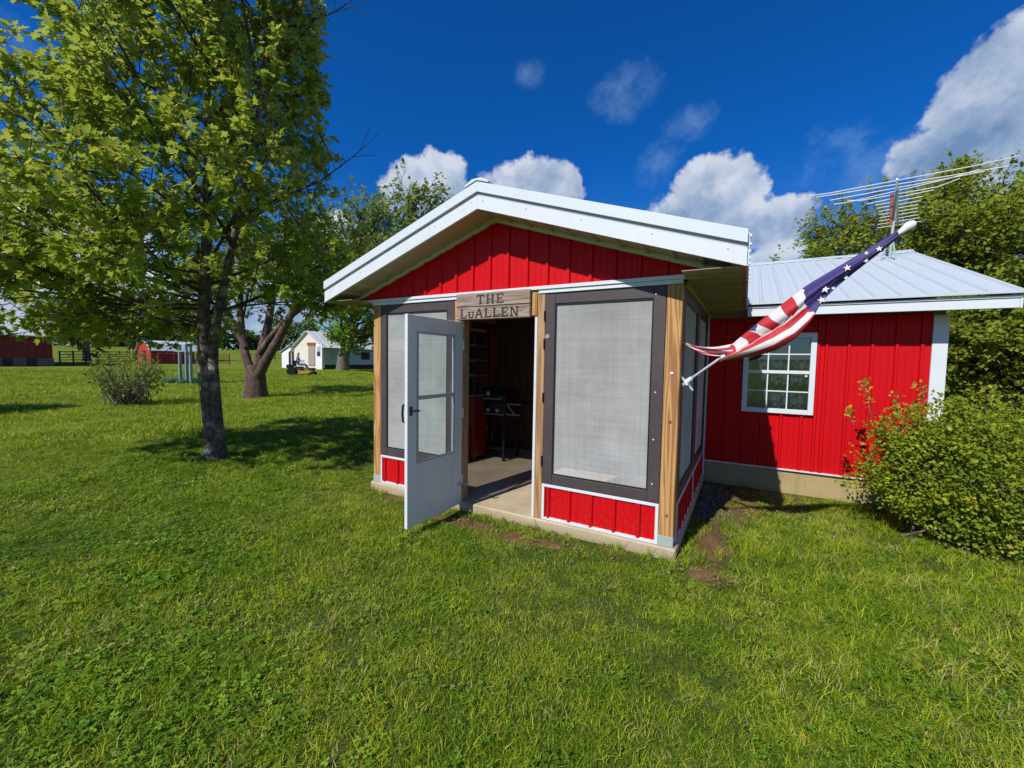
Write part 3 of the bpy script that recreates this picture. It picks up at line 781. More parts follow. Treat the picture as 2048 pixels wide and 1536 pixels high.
def build_house():
    Hs = empty('red_house', (0.5, YH, 0.0))
    tag(Hs, 'red metal-sided house with white metal roof and lattice window behind the porch', 'house')
    x0, x1, yb = -4.3, 1.842, 11.9
    MB().box(x0+0.02, x1-0.02, YH+0.012, yb, -0.3, 0.292).build('foundation', M['old_foundation'], Hs, bevel=0.01)
    w = MB()
    wx0, wx1, wz0, wz1 = -0.022, 0.735, 1.0, 1.995           # window opening
    y0, y1 = YH+0.02, YH+0.14
    w.box(x0, wx0, y0, y1, 0.2925, 2.30); w.box(wx1, x1, y0, y1, 0.2925, 2.30)
    w.box(wx0, wx1, y0, y1, 0.2925, wz0); w.box(wx0, wx1, y0, y1, wz1, 2.30)
    w.box(x0, x0+0.12, y1, yb, 0.2925, 2.30); w.box(x1-0.12, x1-0.002, y1, yb, 0.2925, 2.30); w.box(x0, x1, yb-0.12, yb, 0.2925, 2.298)
    wall = w.build('wall', M['plaster'], Hs)
    rs = M['red_siding']
    gr = 0.30
    siding(wall, x0, wx0, gr, 2.20, 'x', YH+0.004, -1, rs, start=-0.022-BAY*21)
    siding(wall, wx0, wx1, gr, wz0, 'x', YH+0.004, -1, rs)
    siding(wall, wx0, wx1, wz1, 2.20, 'x', YH+0.004, -1, rs)
    siding(wall, wx1, x1-0.105, gr, 2.20, 'x', YH+0.004, -1, rs, start=wx0+BAY*4)
    siding(wall, YH+0.1, yb, gr, 2.30, 'y', x1+0.002, 1, rs)
    MB().box(x0, x1-0.1, YH-0.020, YH+0.011, 0.2925, 0.3085).build('base_trim', M['white_trim'], Hs)
    MB().box(x1-0.105, x1+0.020, YH-0.022, YH+0.003, 0.24, 2.165).box(x1+0.003, x1+0.020, YH+0.0035, YH+0.105, 0.24, 2.165).build('corner_trim', M['white_trim'], Hs, bevel=0.004)
    MB().prism([(YH+0.14, 2.299), (yb, 2.299), (9.0, 3.30)], 'x', x1-0.10, x1-0.01).build('gable_wall', rs, Hs)
    # window: frame, two sashes, grids, curtain
    wi = empty('window', Vector((wx0, YH, wz0))-Hs.location); wi.parent = Hs
    ft = 0.058
    fr = MB()
    ya, yb2 = YH-0.040, YH+0.06
    fr.box(wx0, wx0+ft, ya, yb2, wz0, wz1); fr.box(wx1-ft, wx1, ya, yb2, wz0, wz1)
    fr.box(wx0+ft, wx1-ft, ya+0.001, yb2, wz0, wz0+ft); fr.box(wx0+ft, wx1-ft, ya+0.001, yb2, wz1-ft, wz1)
    fr.build('window_frame', M['white_trim'], wi, bevel=0.004)
    zm = 1.515
    MB().box(wx0+ft, wx1-ft, YH-0.034, YH+0.02, zm-0.020, zm+0.020).build('meeting_rail', M['white_trim'], wi, bevel=0.003)
    MB().box(wx1-ft-0.045, wx1-ft-0.02, YH-0.038, YH-0.034, zm-0.052, zm-0.030).build('sash_lock', M['white_trim'], wi)
    for (a, b, dy) in ((wz0+ft, zm-0.0205, 0.0), (zm+0.0205, wz1-ft, 0.012)):
        xs = np.linspace(wx0+ft, wx1-ft, 4); zs = np.linspace(a, b, 3)
        for i in range(3):
            for j in range(2):
                MB().box(xs[i]+0.0005, xs[i+1]-0.0005, YH-0.012+dy, YH-0.008+dy, zs[j]+0.0005, zs[j+1]-0.0005).build('pane', M['house_glass'], wi)
        for i in (1, 2):
            MB().box(xs[i]-0.007, xs[i]+0.007, YH-0.020+dy, YH-0.0125+dy, a, b).build('muntin', M['white_trim'], wi)
        MB().box(wx0+ft, wx1-ft, YH-0.019+dy, YH-0.0127+dy, zs[1]-0.007, zs[1]+0.007).build('muntin', M['white_trim'], wi)
    n = 60; V = []; F = []
    for i in range(n+1):
        x = wx0+0.01+(wx1-wx0-0.02)*i/n; y = YH+0.19+0.022*math.sin(i*0.9)+0.008*math.sin(i*2.3)
        V += [(x, y, wz0+0.01), (x, y-0.01, wz1-0.01)]
        if i < n: F.append((2*i, 2*i+2, 2*i+3, 2*i+1))
    MB().add(V, F).build('curtain', M['lace'], wi)
    # eave: soffit, fascia, roof of ribbed sheets
    ye, ze = 5.752, 2.178
    MB().box(PX+2.183, 2.215, ye+0.025, YH-0.023, ze+0.03, ze+0.04).build('soffit', M['soffit_tan'], Hs)
    MB().box(PX+2.182, 2.225, ye, ye+0.024, ze, ze+0.098).build('fascia', M['white_trim'], Hs, bevel=0.004)
    MB().box(PX+2.182, 2.232, ye-0.012, ye+0.02, ze+0.0985, ze+0.118).build('drip_edge', M['white_trim'], Hs)
    MB().prism([(ye-0.002, ze), (ye-0.002, ze+0.098), (9.0, ze+0.098+0.345*3.248), (9.0, ze+0.345*3.248)], 'x', 2.2255, 2.245).build('rake_board', M['white_trim'], Hs)
    MB().prism([(12.25, ze), (12.25, ze+0.098), (9.0005, ze+0.098+0.345*3.248), (9.0005, ze+0.345*3.248)], 'x', 2.2255, 2.245).build('rake_board', M['white_trim'], Hs)
    pitch = 0.345; zr0 = ze+0.150; y_r = 9.0; dy = y_r-(ye-0.04)
    rf = MB()
    for s in (-1, 1):
        yA = ye-0.04 if s < 0 else 2*y_r-(ye-0.04)
        rf.add([(x0-0.35, yA, zr0-0.016), (2.238, yA, zr0-0.016), (2.238, y_r, zr0-0.016+pitch*dy), (x0-0.35, y_r, zr0-0.016+pitch*dy)], [(0, 1, 2, 3)] if s < 0 else [(0, 3, 2, 1)])
    roof = rf.build('roof', M['house_roof'], Hs)
    rib = 0.208
    k = 0
    xr = 2.238
    while xr > -2.4:
        xa = xr-rib
        prof = [(xr, 0.0), (xr-0.012, 0.024), (xr-0.034, 0.024), (xr-0.05, 0.0), (xr-0.11, 0), (xr-0.117, 0.004), (xr-0.127, 0.004), (xr-0.134, 0), (xa, 0.0)]
        vs = []; fs = []
        for (x, d) in prof:
            vs += [(x, ye-0.045, zr0+d), (x, y_r, zr0+d+pitch*(dy+0.005)), (x, ye-0.045, zr0-0.014)]
        for i in range(len(prof)-1):
            fs += [(3*i, 3*i+1, 3*i+4, 3*i+3), (3*i+2, 3*i, 3*i+3, 3*i+5)]
        MB().add(vs, fs).build('roof_sheet', M['house_roof'], roof)
        xr = xa
    zt = zr0+pitch*dy
    MB().prism([(y_r-0.15, zt-0.030), (y_r-0.02, zt+0.030), (y_r+0.02, zt+0.030), (y_r+0.15, zt-0.030), (y_r+0.15, zt-0.04), (y_r-0.15, zt-0.04)], 'x', x0-0.35, 2.25).build('ridge_cap', M['house_roof'], Hs)
    # back door of dark boards seen through the porch
    d = MB().box(-3.72, -2.98, YH-0.030, YH-0.016, 0.12, 2.08).build('entry_door', M['dark_wood'], Hs)
    for i in range(5):
        MB().box(-3.66+i*0.125, -3.66+i*0.125+0.115, YH-0.040, YH-0.0305, 0.30, 1.95).build('door_board', M['dark_wood'], d)
    MB().box(-3.80, -3.721, YH-0.045, YH-0.015, 0.10, 2.16).box(-2.979, -2.90, YH-0.045, YH-0.015, 0.10, 2.16).box(-3.7205, -2.9795, YH-0.045, YH-0.015, 2.081, 2.16).build('door_casing', M['dark_wood'], d)
    MB().box(-3.93, -0.44, YH-0.0235, YH-0.0195, 2.18, 2.36).build('wall_plate', M['dark_wood'], Hs)  # added to block sky showing through the gap above the wall
    return Hs

porch = build_porch()
build_door(porch)
build_sign()
house = build_house()
#PART3
# ------------------------------------------------------------------ flag on a slanted pole
def build_flag():
    B = Vector((-0.449, 3.60, 1.420)); T = Vector((0.875, 3.62, 2.505))
    Fg = empty('flag_on_pole', B)
    tag(Fg, 'United States flag wrapped round a slanted white pole on the porch corner post', 'flag')
    ax = (T-B).normalized()
    Lp = (T-B).length
    # star-shaped white bracket on the post
    e1 = Vector((0, -1, 0)); e2 = ax.cross(e1).normalized(); pts = []
    for k in range(10):
        a = math.pi/2+k*math.pi/5; r = 0.085 if k % 2 == 0 else 0.036
        pts.append(B+ax*0.055+e1*(r*math.cos(a))+e2*(r*math.sin(a)))
    MB().add([tuple(p) for p in pts]+[tuple(p-ax*0.014) for p in pts], [tuple(range(10)), tuple(range(19, 9, -1))]+[(k, 10+k, 10+(k+1) % 10, (k+1) % 10) for k in range(10)]).build('bracket', M['white_trim'], Fg)
    MB().tube([B+ax*0.005, B+ax*0.10], 0.019, 10).build('pole_socket', M['white_trim'], Fg)
    MB().tube([B+ax*0.02, B+ax*(Lp-0.05)], 0.0105, 10).build('pole', M['white_trim'], Fg, smooth=True)
    MB().lathe([(0.011, 0), (0.018, 0.004), (0.018, 0.016), (0.013, 0.022), (0.015, 0.05), (0.025, 0.090), (0.031, 0.112), (0.027, 0.132), (0.015, 0.146), (0.004, 0.151)], tuple(B+ax*(Lp-0.10)), 14, tuple(ax)).build('finial', M['star_white'], Fg, smooth=True)
    # cloth. s runs down the pole from the tip, across = left edge .. right edge; frame: ax, dn (down, across the pole), to (towards the lawn)
    to = Vector((0.0, -1.0, 0.0))
    dn = ax.cross(to); dn.normalize()
    if dn.z > 0: dn = -dn
    # stations: distance from tip, upper edge offset, lower edge offset (along dn)
    st = [(0.06, -.020, .020), (0.14, -.026, .029), (.24, -.034, .036), (.36, -.045, .044), (.48, -.058, .056), (.58, -.068, .074), (.66, -.070, .100), (.76, -.066, .150),
          (.88, -.060, .190), (1.0, -.054, .185), (1.12, -.045, .140), (1.22, -.035, .090), (1.30, -.025, .05), (1.345, -.015, .02)]
    nu, nv = 90, 26
    S = np.linspace(st[0][0], st[-1][0], nu)
    up = np.interp(S, [a[0] for a in st], [a[1] for a in st])
    lo = np.interp(S, [a[0] for a in st], [a[2] for a in st])
    V = []; stripe = []; canton = []
    for i in range(nu):
        for j in range(nv):
            q = j/(nv-1)
            off = up[i]+(lo[i]-up[i])*q
            w = lo[i]-up[i]
            # folds: cloth bulges round the pole and creases along a diagonal
            fold = 0.55+0.10*math.sin(S[i]*5)
            dep = 0.020+0.030*math.sin(math.pi*q)*min(1, w/0.1)+w*0.085*math.sin(q*9.0+S[i]*7.0)*(0.3+q)
            dep -= 0.05*max(0, abs(q-fold) < 0.06)*w
            slip = 0.05*max(0, q-0.3)*(S[i]-0.5 if S[i] > 0.5 else 0)
            p = T-ax*(S[i]+slip-0.02*math.sin(q*6+S[i]*11)*min(1, w*4))+dn*off+to*dep
            V.append(p)
            kb = 0.66+0.05*q
            canton.append(1.0 if S[i] < kb else 0.0)
            if q < fold: stripe.append(1.0+(S[i]-kb)/0.082+q*0.9)
            else: stripe.append(1.4+(q-fold)*(5.6 if S[i] > 0.72 else 4.0)+(S[i]-0.66)*1.6)
    i = np.arange(nu-1)[:, None]*nv; j = np.arange(nv-1)[None, :]
    F = np.stack([i+j, i+nv+j, i+nv+j+1, i+j+1], -1).reshape(-1, 4)
    me = fast_mesh('cloth', np.array([tuple(p-B) for p in V]), F, True)
    add_attr(me, 'stripe', stripe); add_attr(me, 'canton', canton)
    cl = link('cloth', me, M['flag'], Fg)
    so = cl.modifiers.new('thick', 'SOLIDIFY'); so.thickness = 0.0015
    # back flap behind the pole and the tail blown to the left
    V = []; stripe = []
    nu2, nv2 = 40, 12
    E0 = T-ax*1.20
    for i in range(nu2):
        k = i/(nu2-1)
        c = E0-Vector((1, 0, 0))*(0.46*k)+Vector((0, 0, 1))*(-0.050*math.sin(k*2.6)-0.02+0.115*k*k)+to*(0.01+0.03*math.sin(k*7))
        hw = 0.042*(1-k)**0.8+0.006
        for j in range(nv2):
            q = j/(nv2-1)-0.5
            p = c+Vector((0.25, 0, -1)).normalized()*(2*q*hw)+to*(0.02*math.sin(q*6+k*9))
            V.append(tuple(p-B)); stripe.append(q*4.2+0.8+0.4*math.sin(k*4))
    i = np.arange(nu2-1)[:, None]*nv2; j = np.arange(nv2-1)[None, :]
    F = np.stack([i+j, i+nv2+j, i+nv2+j+1, i+j+1], -1).reshape(-1, 4)
    me = fast_mesh('cloth_tail', np.array(V), F, True)
    add_attr(me, 'stripe', stripe); add_attr(me, 'canton', np.zeros(len(V)))
    o = link('cloth_tail', me, M['flag'], Fg); so = o.modifiers.new('thick', 'SOLIDIFY'); so.thickness = 0.0015
    # stars: small flat white stars sewn on the blue field
    for (s, off, rr, rot) in ((0.20, 0.012, .020, .3), (0.30, 0.026, .016, .9), (0.40, -0.006, .024, .2), (0.43, 0.040, .018, 1.0), (0.56, 0.030, .028, .5), (0.62, 0.088, .026, .1), (0.52, 0.070, .014, .7), (0.26, -0.012, .014, 1.2)):
        ii = int((s-st[0][0])/(st[-1][0]-st[0][0])*(nu-1)); w = lo[ii]-up[ii]; q = min(0.95, max(0.05, (off-up[ii])/w)); jj = int(q*(nv-1))
        base = cl.data.vertices[ii*nv+jj].co
        pts = []
        for k in range(10):
            a = rot+k*math.pi/5; r = rr if k % 2 == 0 else rr*0.42
            pts.append(B+base+to*0.006+ax*(r*math.cos(a))+dn*(r*math.sin(a)))
        MB().add([tuple(p) for p in pts]+[tuple(p-to*0.004) for p in pts], [tuple(range(10))]+[(k, (k+1) % 10, 10+(k+1) % 10, 10+k) for k in range(10)]).build('star', M['star_white'], cl)
build_flag()

# ------------------------------------------------------------------ television antenna on the house roof
def build_antenna():
    base = Vector((1.83, 8.30, 3.22))
    A = empty('tv_antenna', base)
    tag(A, 'old television antenna with many thin rods on a mast above the white roof', 'antenna')
    MB().tube([base+Vector((0, 0, -0.05)), base+Vector((0.03, 0, 0.95)), base+Vector((0.035, 0, 1.06))], 0.019, 10).build('mast', M['galvanized'], A)
    MB().tube([base+Vector((-0.012, -0.005, 0.52)), base+Vector((-0.02, -0.005, 0.98))], 0.022, 8).build('mast_sleeve', M['rusty'], A)
    t = MB()
    for (dx, dy) in ((-0.13, -0.03), (0.06, -0.1), (0.02, 0.12)):
        t.tube([base+Vector((dx, dy, 0.34*dy-0.03)), base+Vector((0.01, 0, 0.36))], 0.012, 6)
    t.build('tripod', M['galvanized'], A)
    el = Vector((0.9715, -0.237, 0)).normalized(); bm = Vector((0.237, 0.9715, 0)); top = base+Vector((0.035, 0, 1.02))
    MB().tube([top-bm*0.48+Vector((0, 0, .01)), top+bm*2.1], 0.016, 8).build('boom', M['antenna_metal'], A)
    spec = [(-0.45, 1.06, -0.03, 0.02), (-0.28, 1.0, -0.06, 0.0), (-0.12, .82, -0.02, 0), (0.02, .78, .05, 0.03), (0.18, .62, -.02, 0.06), (0.36, .38, 0.03, 0), (0.55, .28, 0, 0), (0.75, .26, 0, 0), (0.95, .24, 0, 0), (1.15, .24, 0, 0), (1.36, .24, 0, 0), (1.58, .26, 0, 0), (1.8, .28, 0, 0), (2.05, .30, 0, 0)]
    for (b, h, sk, bend) in spec:
        c = top+bm*b
        pts = [c-el*h*0.96+Vector((0, 0, -sk*h+bend*0.7)), c-el*h*0.7+Vector((0, 0, -sk*h*0.7)), c, c+el*h*0.7+Vector((0, 0, sk*h*0.7)), c+el*h*1.04+Vector((0, 0, sk*h+bend))]
        MB().tube(pts, 0.0068, 6).build('rod', M['antenna_metal'], A)
build_antenna()

# ------------------------------------------------------------------ things standing in the porch
def build_grill():
    g = empty('gas_grill', (-3.22, 5.42, 0.098))
    tag(g, 'black gas grill with side shelf standing in the dark porch', 'grill')
    k = M['black_paint']
    MB().prism([(5.20, 0.98), (5.66, 0.98), (5.66, 1.09), (5.60, 1.17), (5.46, 1.20), (5.30, 1.17), (5.22, 1.08)], 'x', -3.62, -3.06).build('lid', k, g, bevel=0.01)
    MB().tube([(-3.56, 5.185, 1.03), (-3.56, 5.15, 1.03), (-3.12, 5.15, 1.03), (-3.12, 5.185, 1.03)], 0.009, 8).build('lid_handle', M['chrome'], g)
    MB().lathe([(0.035, 0), (0.035, 0.01), (0.028, 0.012)], (-3.36, 5.215, 1.10), 16, (0, -1, 0)).build('thermometer', M['grey_metal'], g)
    b = MB().box(-3.63, -3.05, 5.19, 5.67, 0.78, 0.975).build('fire_box', k, g, bevel=0.008)
    for x in (-3.50, -3.34, -3.18):
        MB().lathe([(0.026, 0), (0.026, 0.02), (0.016, 0.03)], (x, 5.19, 0.86), 12, (0, -1, 0)).build('knob', M['grey_metal'], b)
    s = MB().box(-3.045, -2.80, 5.22, 5.64, 0.945, 0.97).build('side_shelf', k, g, bevel=0.004)
    MB().tube([(-3.03, 5.212, 0.965), (-2.80, 5.212, 0.965)], 0.008, 8).build('shelf_rail', M['chrome'], s)
    MB().tube([(-3.03, 5.23, 0.94), (-2.90, 5.23, 0.80)], 0.008, 6).build('shelf_brace', M['grey_metal'], s)
    MB().tube([(-3.60, 5.175, 0.80), (-3.07, 5.175, 0.80)], 0.008, 8).build('front_rail', M['chrome'], g)
    for (x, y) in ((-3.60, 5.22), (-3.08, 5.22), (-3.60, 5.64), (-3.08, 5.64)):
        MB().box(x-0.02, x+0.02, y-0.02, y+0.02, 0.099, 0.785).build('leg', k, g)
    MB().box(-3.62, -3.06, 5.22, 5.64, 0.26, 0.275).build('lower_shelf', k, g)
    MB().box(-3.05, -2.82, 5.21, 5.23, 0.80, 0.815).build('tool_rail', M['chrome'], g)
build_grill()
def build_cabinet():
    c = empty('shelf_cabinet', (-3.60, 5.02, 0.098))
    tag(c, 'tall grey glass-fronted cabinet with red lower half inside the porch', 'cabinet')
    x0, x1, y0, y1 = -3.78, -3.42, 4.92, 5.27
    MB().box(x0, x1, y0, y1, 0.16, 1.05).build('lower_body', M['red_enamel'], c, bevel=0.01)
    u = MB(); u.box(x0, x0+0.02, y0, y1, 1.06, 2.02); u.box(x0+0.02, x1, y1-0.02, y1, 1.06, 2.02); u.box(x0+0.02, x1, y0, y1-0.02, 2.0, 2.02); u.box(x1-0.02, x1, y0, y0+0.02, 1.06, 2.0)
    u.build('upper_body', M['dark_base'], c)
    for z in (1.06, 1.36, 1.58, 1.80):
        MB().box(x0+0.021, x1+0.004, y0-0.004, y1-0.021, z, z+0.03).build('shelf', M['dark_shelf'], c)
    MB().box(x1+0.0045, x1+0.008, y0, y1-0.03, 1.1, 1.98).build('pane', M['glass'], c)
    for (x, y) in ((x0+.03, y0+.03), (x1-.03, y0+.03), (x0+.03, y1-.03), (x1-.03, y1-.03)):
        MB().box(x-0.02, x+0.02, y-0.02, y+0.02, 0.099, 0.16).build('foot', M['black_paint'], c)
build_cabinet()

# ------------------------------------------------------------------ vegetation
def leaf_mesh(name, pos, dirs, nrm, size, tint, shape):
    tv, tf = shape
    pos = np.asarray(pos, float); n = len(pos)
    d = dirs/np.linalg.norm(dirs, axis=1)[:, None]
    nrm = nrm/np.linalg.norm(nrm, axis=1)[:, None]-0.65*np.array(SUN_DIR)      # leaves turn towards the light
    s = np.cross(d, nrm); s /= np.linalg.norm(s, axis=1)[:, None]+1e-9
    u = np.cross(s, d)
    k = len(tv)
    V = pos[:, None, :]+size[:, None, None]*(tv[None, :, 0:1]*s[:, None, :]+tv[None, :, 1:2]*d[:, None, :]+tv[None, :, 2:3]*u[:, None, :])
    F = (tf[None, :, :]+(np.arange(n)*k)[:, None, None]).reshape(-1, tf.shape[1])
    me = fast_mesh(name, V.reshape(-1, 3), F)
    add_attr(me, 'tint', np.repeat(tint, k))
    return me
def lobed():
    half = [(0.0, 0.0), (0.20, -0.04), (0.46, 0.02), (0.26, 0.24), (0.56, 0.50), (0.24, 0.50), (0.20, 0.72), (0.0, 1.0)]
    out = half+[(-x, y) for x, y in half[-2:0:-1]]
    tv = [(0, 0.36, 0.0)]+[(x, y, 0.16*abs(x)-0.10*(y-0.4)**2) for x, y in out]
    n = len(out)
    tf = [(0, 1+i, 1+(i+1) % n) for i in range(n)]
    return np.array(tv), np.array(tf)
def oval(w=0.30):
    tv = np.array([(0, 0, 0), (w, 0.35, 0.06), (w*0.72, 0.72, 0.05), (0, 1, -0.06), (-w*0.72, 0.72, 0.05), (-w, 0.35, 0.06), (0, 0.5, -0.01)])
    tf = np.array([(6, 0, 1), (6, 1, 2), (6, 2, 3), (6, 3, 4), (6, 4, 5), (6, 5, 0)])
    return tv, tf
def simple(w=0.36):
    tv = np.array([(0, 0, 0), (w, 0.5, 0.08), (0, 1, 0), (-w, 0.5, 0.08)])
    return tv, np.array([(0, 1, 2), (0, 2, 3)])
def unit(v): return v/(np.linalg.norm(v)+1e-9)
def rdir(): return unit(rng.normal(size=3))

def branch(p, d, length, n, bend=0.15, up=0.0, wob=0.10):
    pts = [np.array(p, float)]; d = unit(np.array(d, float))
    for i in range(n):
        d = unit(d+rng.normal(size=3)*wob+np.array([0, 0, up]))
        pts.append(pts[-1]+d*length/n)
    return np.array(pts)

def tubes_mesh(name, lst):
    VV = []; FF = []; k = 0
    for pts, rad, n in lst:
        V, F = tube_np(pts, rad, n); VV.append(V); FF.append(F+k); k += len(V)
    return fast_mesh(name, np.concatenate(VV), np.concatenate(FF), True)

def grow(stems, limbs, env, twig_len, n_sec, n_twig, leaves_per, leaf_size, shape, down=0.2, sec_len=0.42, spread=0.9, tint_fn=None):
    """stems: trunk polylines; limbs: list of (pts, r0). returns tubes for limbs and leaf arrays"""
    tubes = []; P = []; D = []; N = []; S = []; Tn = []
    cen = np.mean([l[0][-1] for l in limbs], axis=0)
    for pts, r0 in limbs:
        L = np.linalg.norm(np.diff(pts, axis=0), axis=1).sum()
        tubes.append((pts, np.linspace(r0, r0*0.18, len(pts)), 7))
        for k in range(n_sec):
            t = 0.22+0.78*(k+rng.random())/n_sec
            f = t*(len(pts)-1); i = min(int(f), len(pts)-2); q = pts[i]+(pts[i+1]-pts[i])*(f-i)
            ld = unit(pts[i+1]-pts[i])
            sd_ = unit(ld*0.7+rdir()*spread+np.array([0, 0, 0.12]))
            sl = L*sec_len*(1.15-0.6*t)*rng.uniform(0.7, 1.2)
            sp = branch(q, sd_, sl, 4, up=0.03)
            if env is not None and not env(sp[-1]): 
                sp = q+(sp-q)*0.55
            tubes.append((sp, np.linspace(r0*0.30*(1.1-0.6*t), 0.004+r0*0.03, 5), 5))
            for m_ in range(n_twig):
                t2 = 0.25+0.75*(m_+rng.random())/n_twig
                f2 = t2*4; i2 = min(int(f2), 3); q2 = sp[i2]+(sp[i2+1]-sp[i2])*(f2-i2)
                td = unit(unit(sp[i2+1]-sp[i2])+rdir()*0.9)
                tp = branch(q2, td, twig_len*rng.uniform(0.5, 1.2), 3, wob=0.15)
                if env is not None and not env(tp[-1]): continue
                tubes.append((tp, np.linspace(0.004+r0*0.03, 0.0018, 4), 3))
                tt = rng.random()
                for _ in range(leaves_per):
                    f3 = 3*(0.25+0.75*rng.random()); i3 = min(int(f3), 2)
                    c = tp[i3]+(tp[i3+1]-tp[i3])*(f3-i3)
                    dr = unit(unit(tp[-1]-tp[0])*0.6+rdir()*0.9+np.array([0, 0, -down]))
                    P.append(c+dr*leaf_size*0.25); D.append(dr)
                    N.append(unit(np.array([0, 0, 1.0])+rdir()*0.75+unit(c-cen)*0.25))
                    S.append(leaf_size*rng.uniform(0.6, 1.2)); Tn.append(np.clip(0.30+0.38*tt+rng.normal()*0.13, 0, 0.9))
    return tubes, np.array(P), np.array(D), np.array(N), np.array(S), np.array(Tn)

def tree_thing(name, label, cat, base, trunk_tubes, tubes, leaves, bark_m, leaf_m, shape, group=None, single=0, parent_parts=True):
    T = empty(name, base); tag(T, label, cat, group)
    b = np.array(base)
    def off(l): return [(p-b, r, n) for p, r, n in l]
    link('trunk', tubes_mesh('trunk', off(trunk_tubes)), M[bark_m], T)
    if tubes: link('branches', tubes_mesh('branches', off(tubes)), M['twig_bark'], T)
    P, D, N, S, Tn = leaves
    idx = np.arange(len(P))
    if single:
        dist = np.linalg.norm(P-np.array([0, 0, CAM_Z]), axis=1)
        order = np.argsort(dist); pick = order[:single]; rest = order[single:]
        tv, tf = shape; metas = []
        for q in range(6):
            me = fast_mesh('leaf', tv, tf); add_attr(me, 'tint', np.full(len(tv), (0.35, 0.5, 0.62, 0.75, 0.86, 0.97)[q])); me.materials.append(M[leaf_m]); metas.append(me)
        for i in pick:
            d = unit(D[i]); s = unit(np.cross(d, N[i])); u = np.cross(s, d)
            mx = Matrix(((s[0], d[0], u[0]), (s[1], d[1], u[1]), (s[2], d[2], u[2]))).to_4x4()
            o = bpy.data.objects.new('leaf', metas[int(np.argmin(np.abs(np.array((0.35, 0.5, 0.62, 0.75, 0.86, 0.97))-Tn[i])))])
            COL.objects.link(o); o.parent = T
            o.matrix_local = Matrix.Translation(Vector((P[i]-b).tolist())) @ mx @ Matrix.Scale(float(S[i]), 4)
        idx = rest
    me = leaf_mesh('crown', P[idx]-b, D[idx], N[idx], S[idx], Tn[idx], shape)
    c = link('crown', me, M[leaf_m], T); c['kind'] = 'stuff'
    return T

# --- the young maple beside the porch
def maple():
    base = np.array([-7.2, 3.26, -0.03])
    z = np.array([0, .25, .8, 1.5, 2.2, 3.2, 4.4, 5.8, 7.2, 8.6])
    x = np.array([0, -.02, -.07, -.13, -.12, -.05, .0, .03, .05, .06])
    st1 = base+np.stack([x*0.9, x*0.5, z], 1)
    r1 = np.array([.170, .115, .098, .092, .085, .070, .056, .042, .028, .012])
    z2 = np.array([0, .25, .8, 1.5, 1.95, 2.5, 3.3, 4.4, 5.6, 6.8])
    x2 = np.array([.11, .075, .05, .01, .03, .16, .36, .62, .86, 1.0])
    st2 = base+np.stack([x2*0.9, x2*0.45, z2], 1)
    r2 = np.array([.12, .085, .072, .068, .066, .060, .050, .038, .026, .010])
    trunk = [(st1, r1, 14), (st2, r2, 14)]
    c0 = base+np.array([-0.30, -0.18, 0])
    def rad(zz):
        return np.interp(zz, [1.7, 2.3, 3.0, 3.8, 4.6, 7.0, 8.3, 9.6], [2.95, 3.25, 3.1, 2.6, 2.1, 2.05, 1.7, 0.4])
    def env(p):
        if p[2] < 1.72 or p[2] > 9.6: return False
        r = np.hypot(p[0]-c0[0], p[1]-c0[1])
        return r < rad(p[2])*rng.uniform(0.90, 1.05)
    limbs = []
    zs = np.concatenate([np.linspace(1.95, 8.0, 42)])
    az = 0.3
    for i, zz in enumerate(zs):
        az += 2.399+rng.normal()*0.25
        src = st1 if i % 3 else st2
        zz2 = min(zz, src[-1, 2]-base[2]-0.4)
        p = np.array([np.interp(zz2, src[:, 2]-base[2], src[:, k]) for k in range(3)])
        el = 0.32+0.55*(zz/8.0)+rng.normal()*0.06 if zz > 2.6 else 0.20+rng.random()*0.15
        d = np.array([math.cos(az)*math.cos(el), math.sin(az)*math.cos(el), math.sin(el)])
        L = rad(min(9.0, zz+0.5))/max(0.35, math.cos(el))*rng.uniform(0.80, 0.98)
        L = min(L, 3.0)
        limbs.append((branch(p, d, L, 7, up=0.035, wob=0.06), 0.026 if zz < 6 else 0.018))
    # low boughs reaching left over the lawn
    for (zz, a, L, el) in ((2.2, 3.35, 3.3, .10), (2.45, 3.8, 3.2, .18), (2.1, 2.9, 3.1, .12), (2.7, 4.3, 2.9, .22), (2.3, 0.35, 2.3, .14), (2.6, 5.2, 2.5, .22), (2.05, 4.0, 2.9, .06), (2.9, 3.25, 3.3, .12), (2.4, 4.15, 3.2, .02), (3.2, 3.9, 3.2, .14), (2.35, 3.7, 3.5, -.02)):
        p = np.array([np.interp(zz, st1[:, 2]-base[2], st1[:, k]) for k in range(3)])
        limbs.append((branch(p, (math.cos(a)*math.cos(el), math.sin(a)*math.cos(el), math.sin(el)), L, 7, up=-0.004, wob=0.05), 0.022))
    tubes, P, D, N, S, Tn = grow(None, limbs, env, 0.40, 13, 9, 10, 0.092, None, 0.25)
    # outer leaves tinted lighter to imitate light on them; some young ones turn orange
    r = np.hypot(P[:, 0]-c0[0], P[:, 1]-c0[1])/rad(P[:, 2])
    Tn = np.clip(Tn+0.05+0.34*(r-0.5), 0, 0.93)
    cl = rng.random(len(P)//10+1)
    young = np.repeat(cl > 0.98, 10)[:len(P)]
    Tn[young] = rng.uniform(0.94, 1.0, young.sum())
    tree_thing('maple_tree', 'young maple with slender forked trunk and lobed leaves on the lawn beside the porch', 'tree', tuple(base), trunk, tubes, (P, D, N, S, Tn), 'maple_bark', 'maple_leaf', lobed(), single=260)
maple()

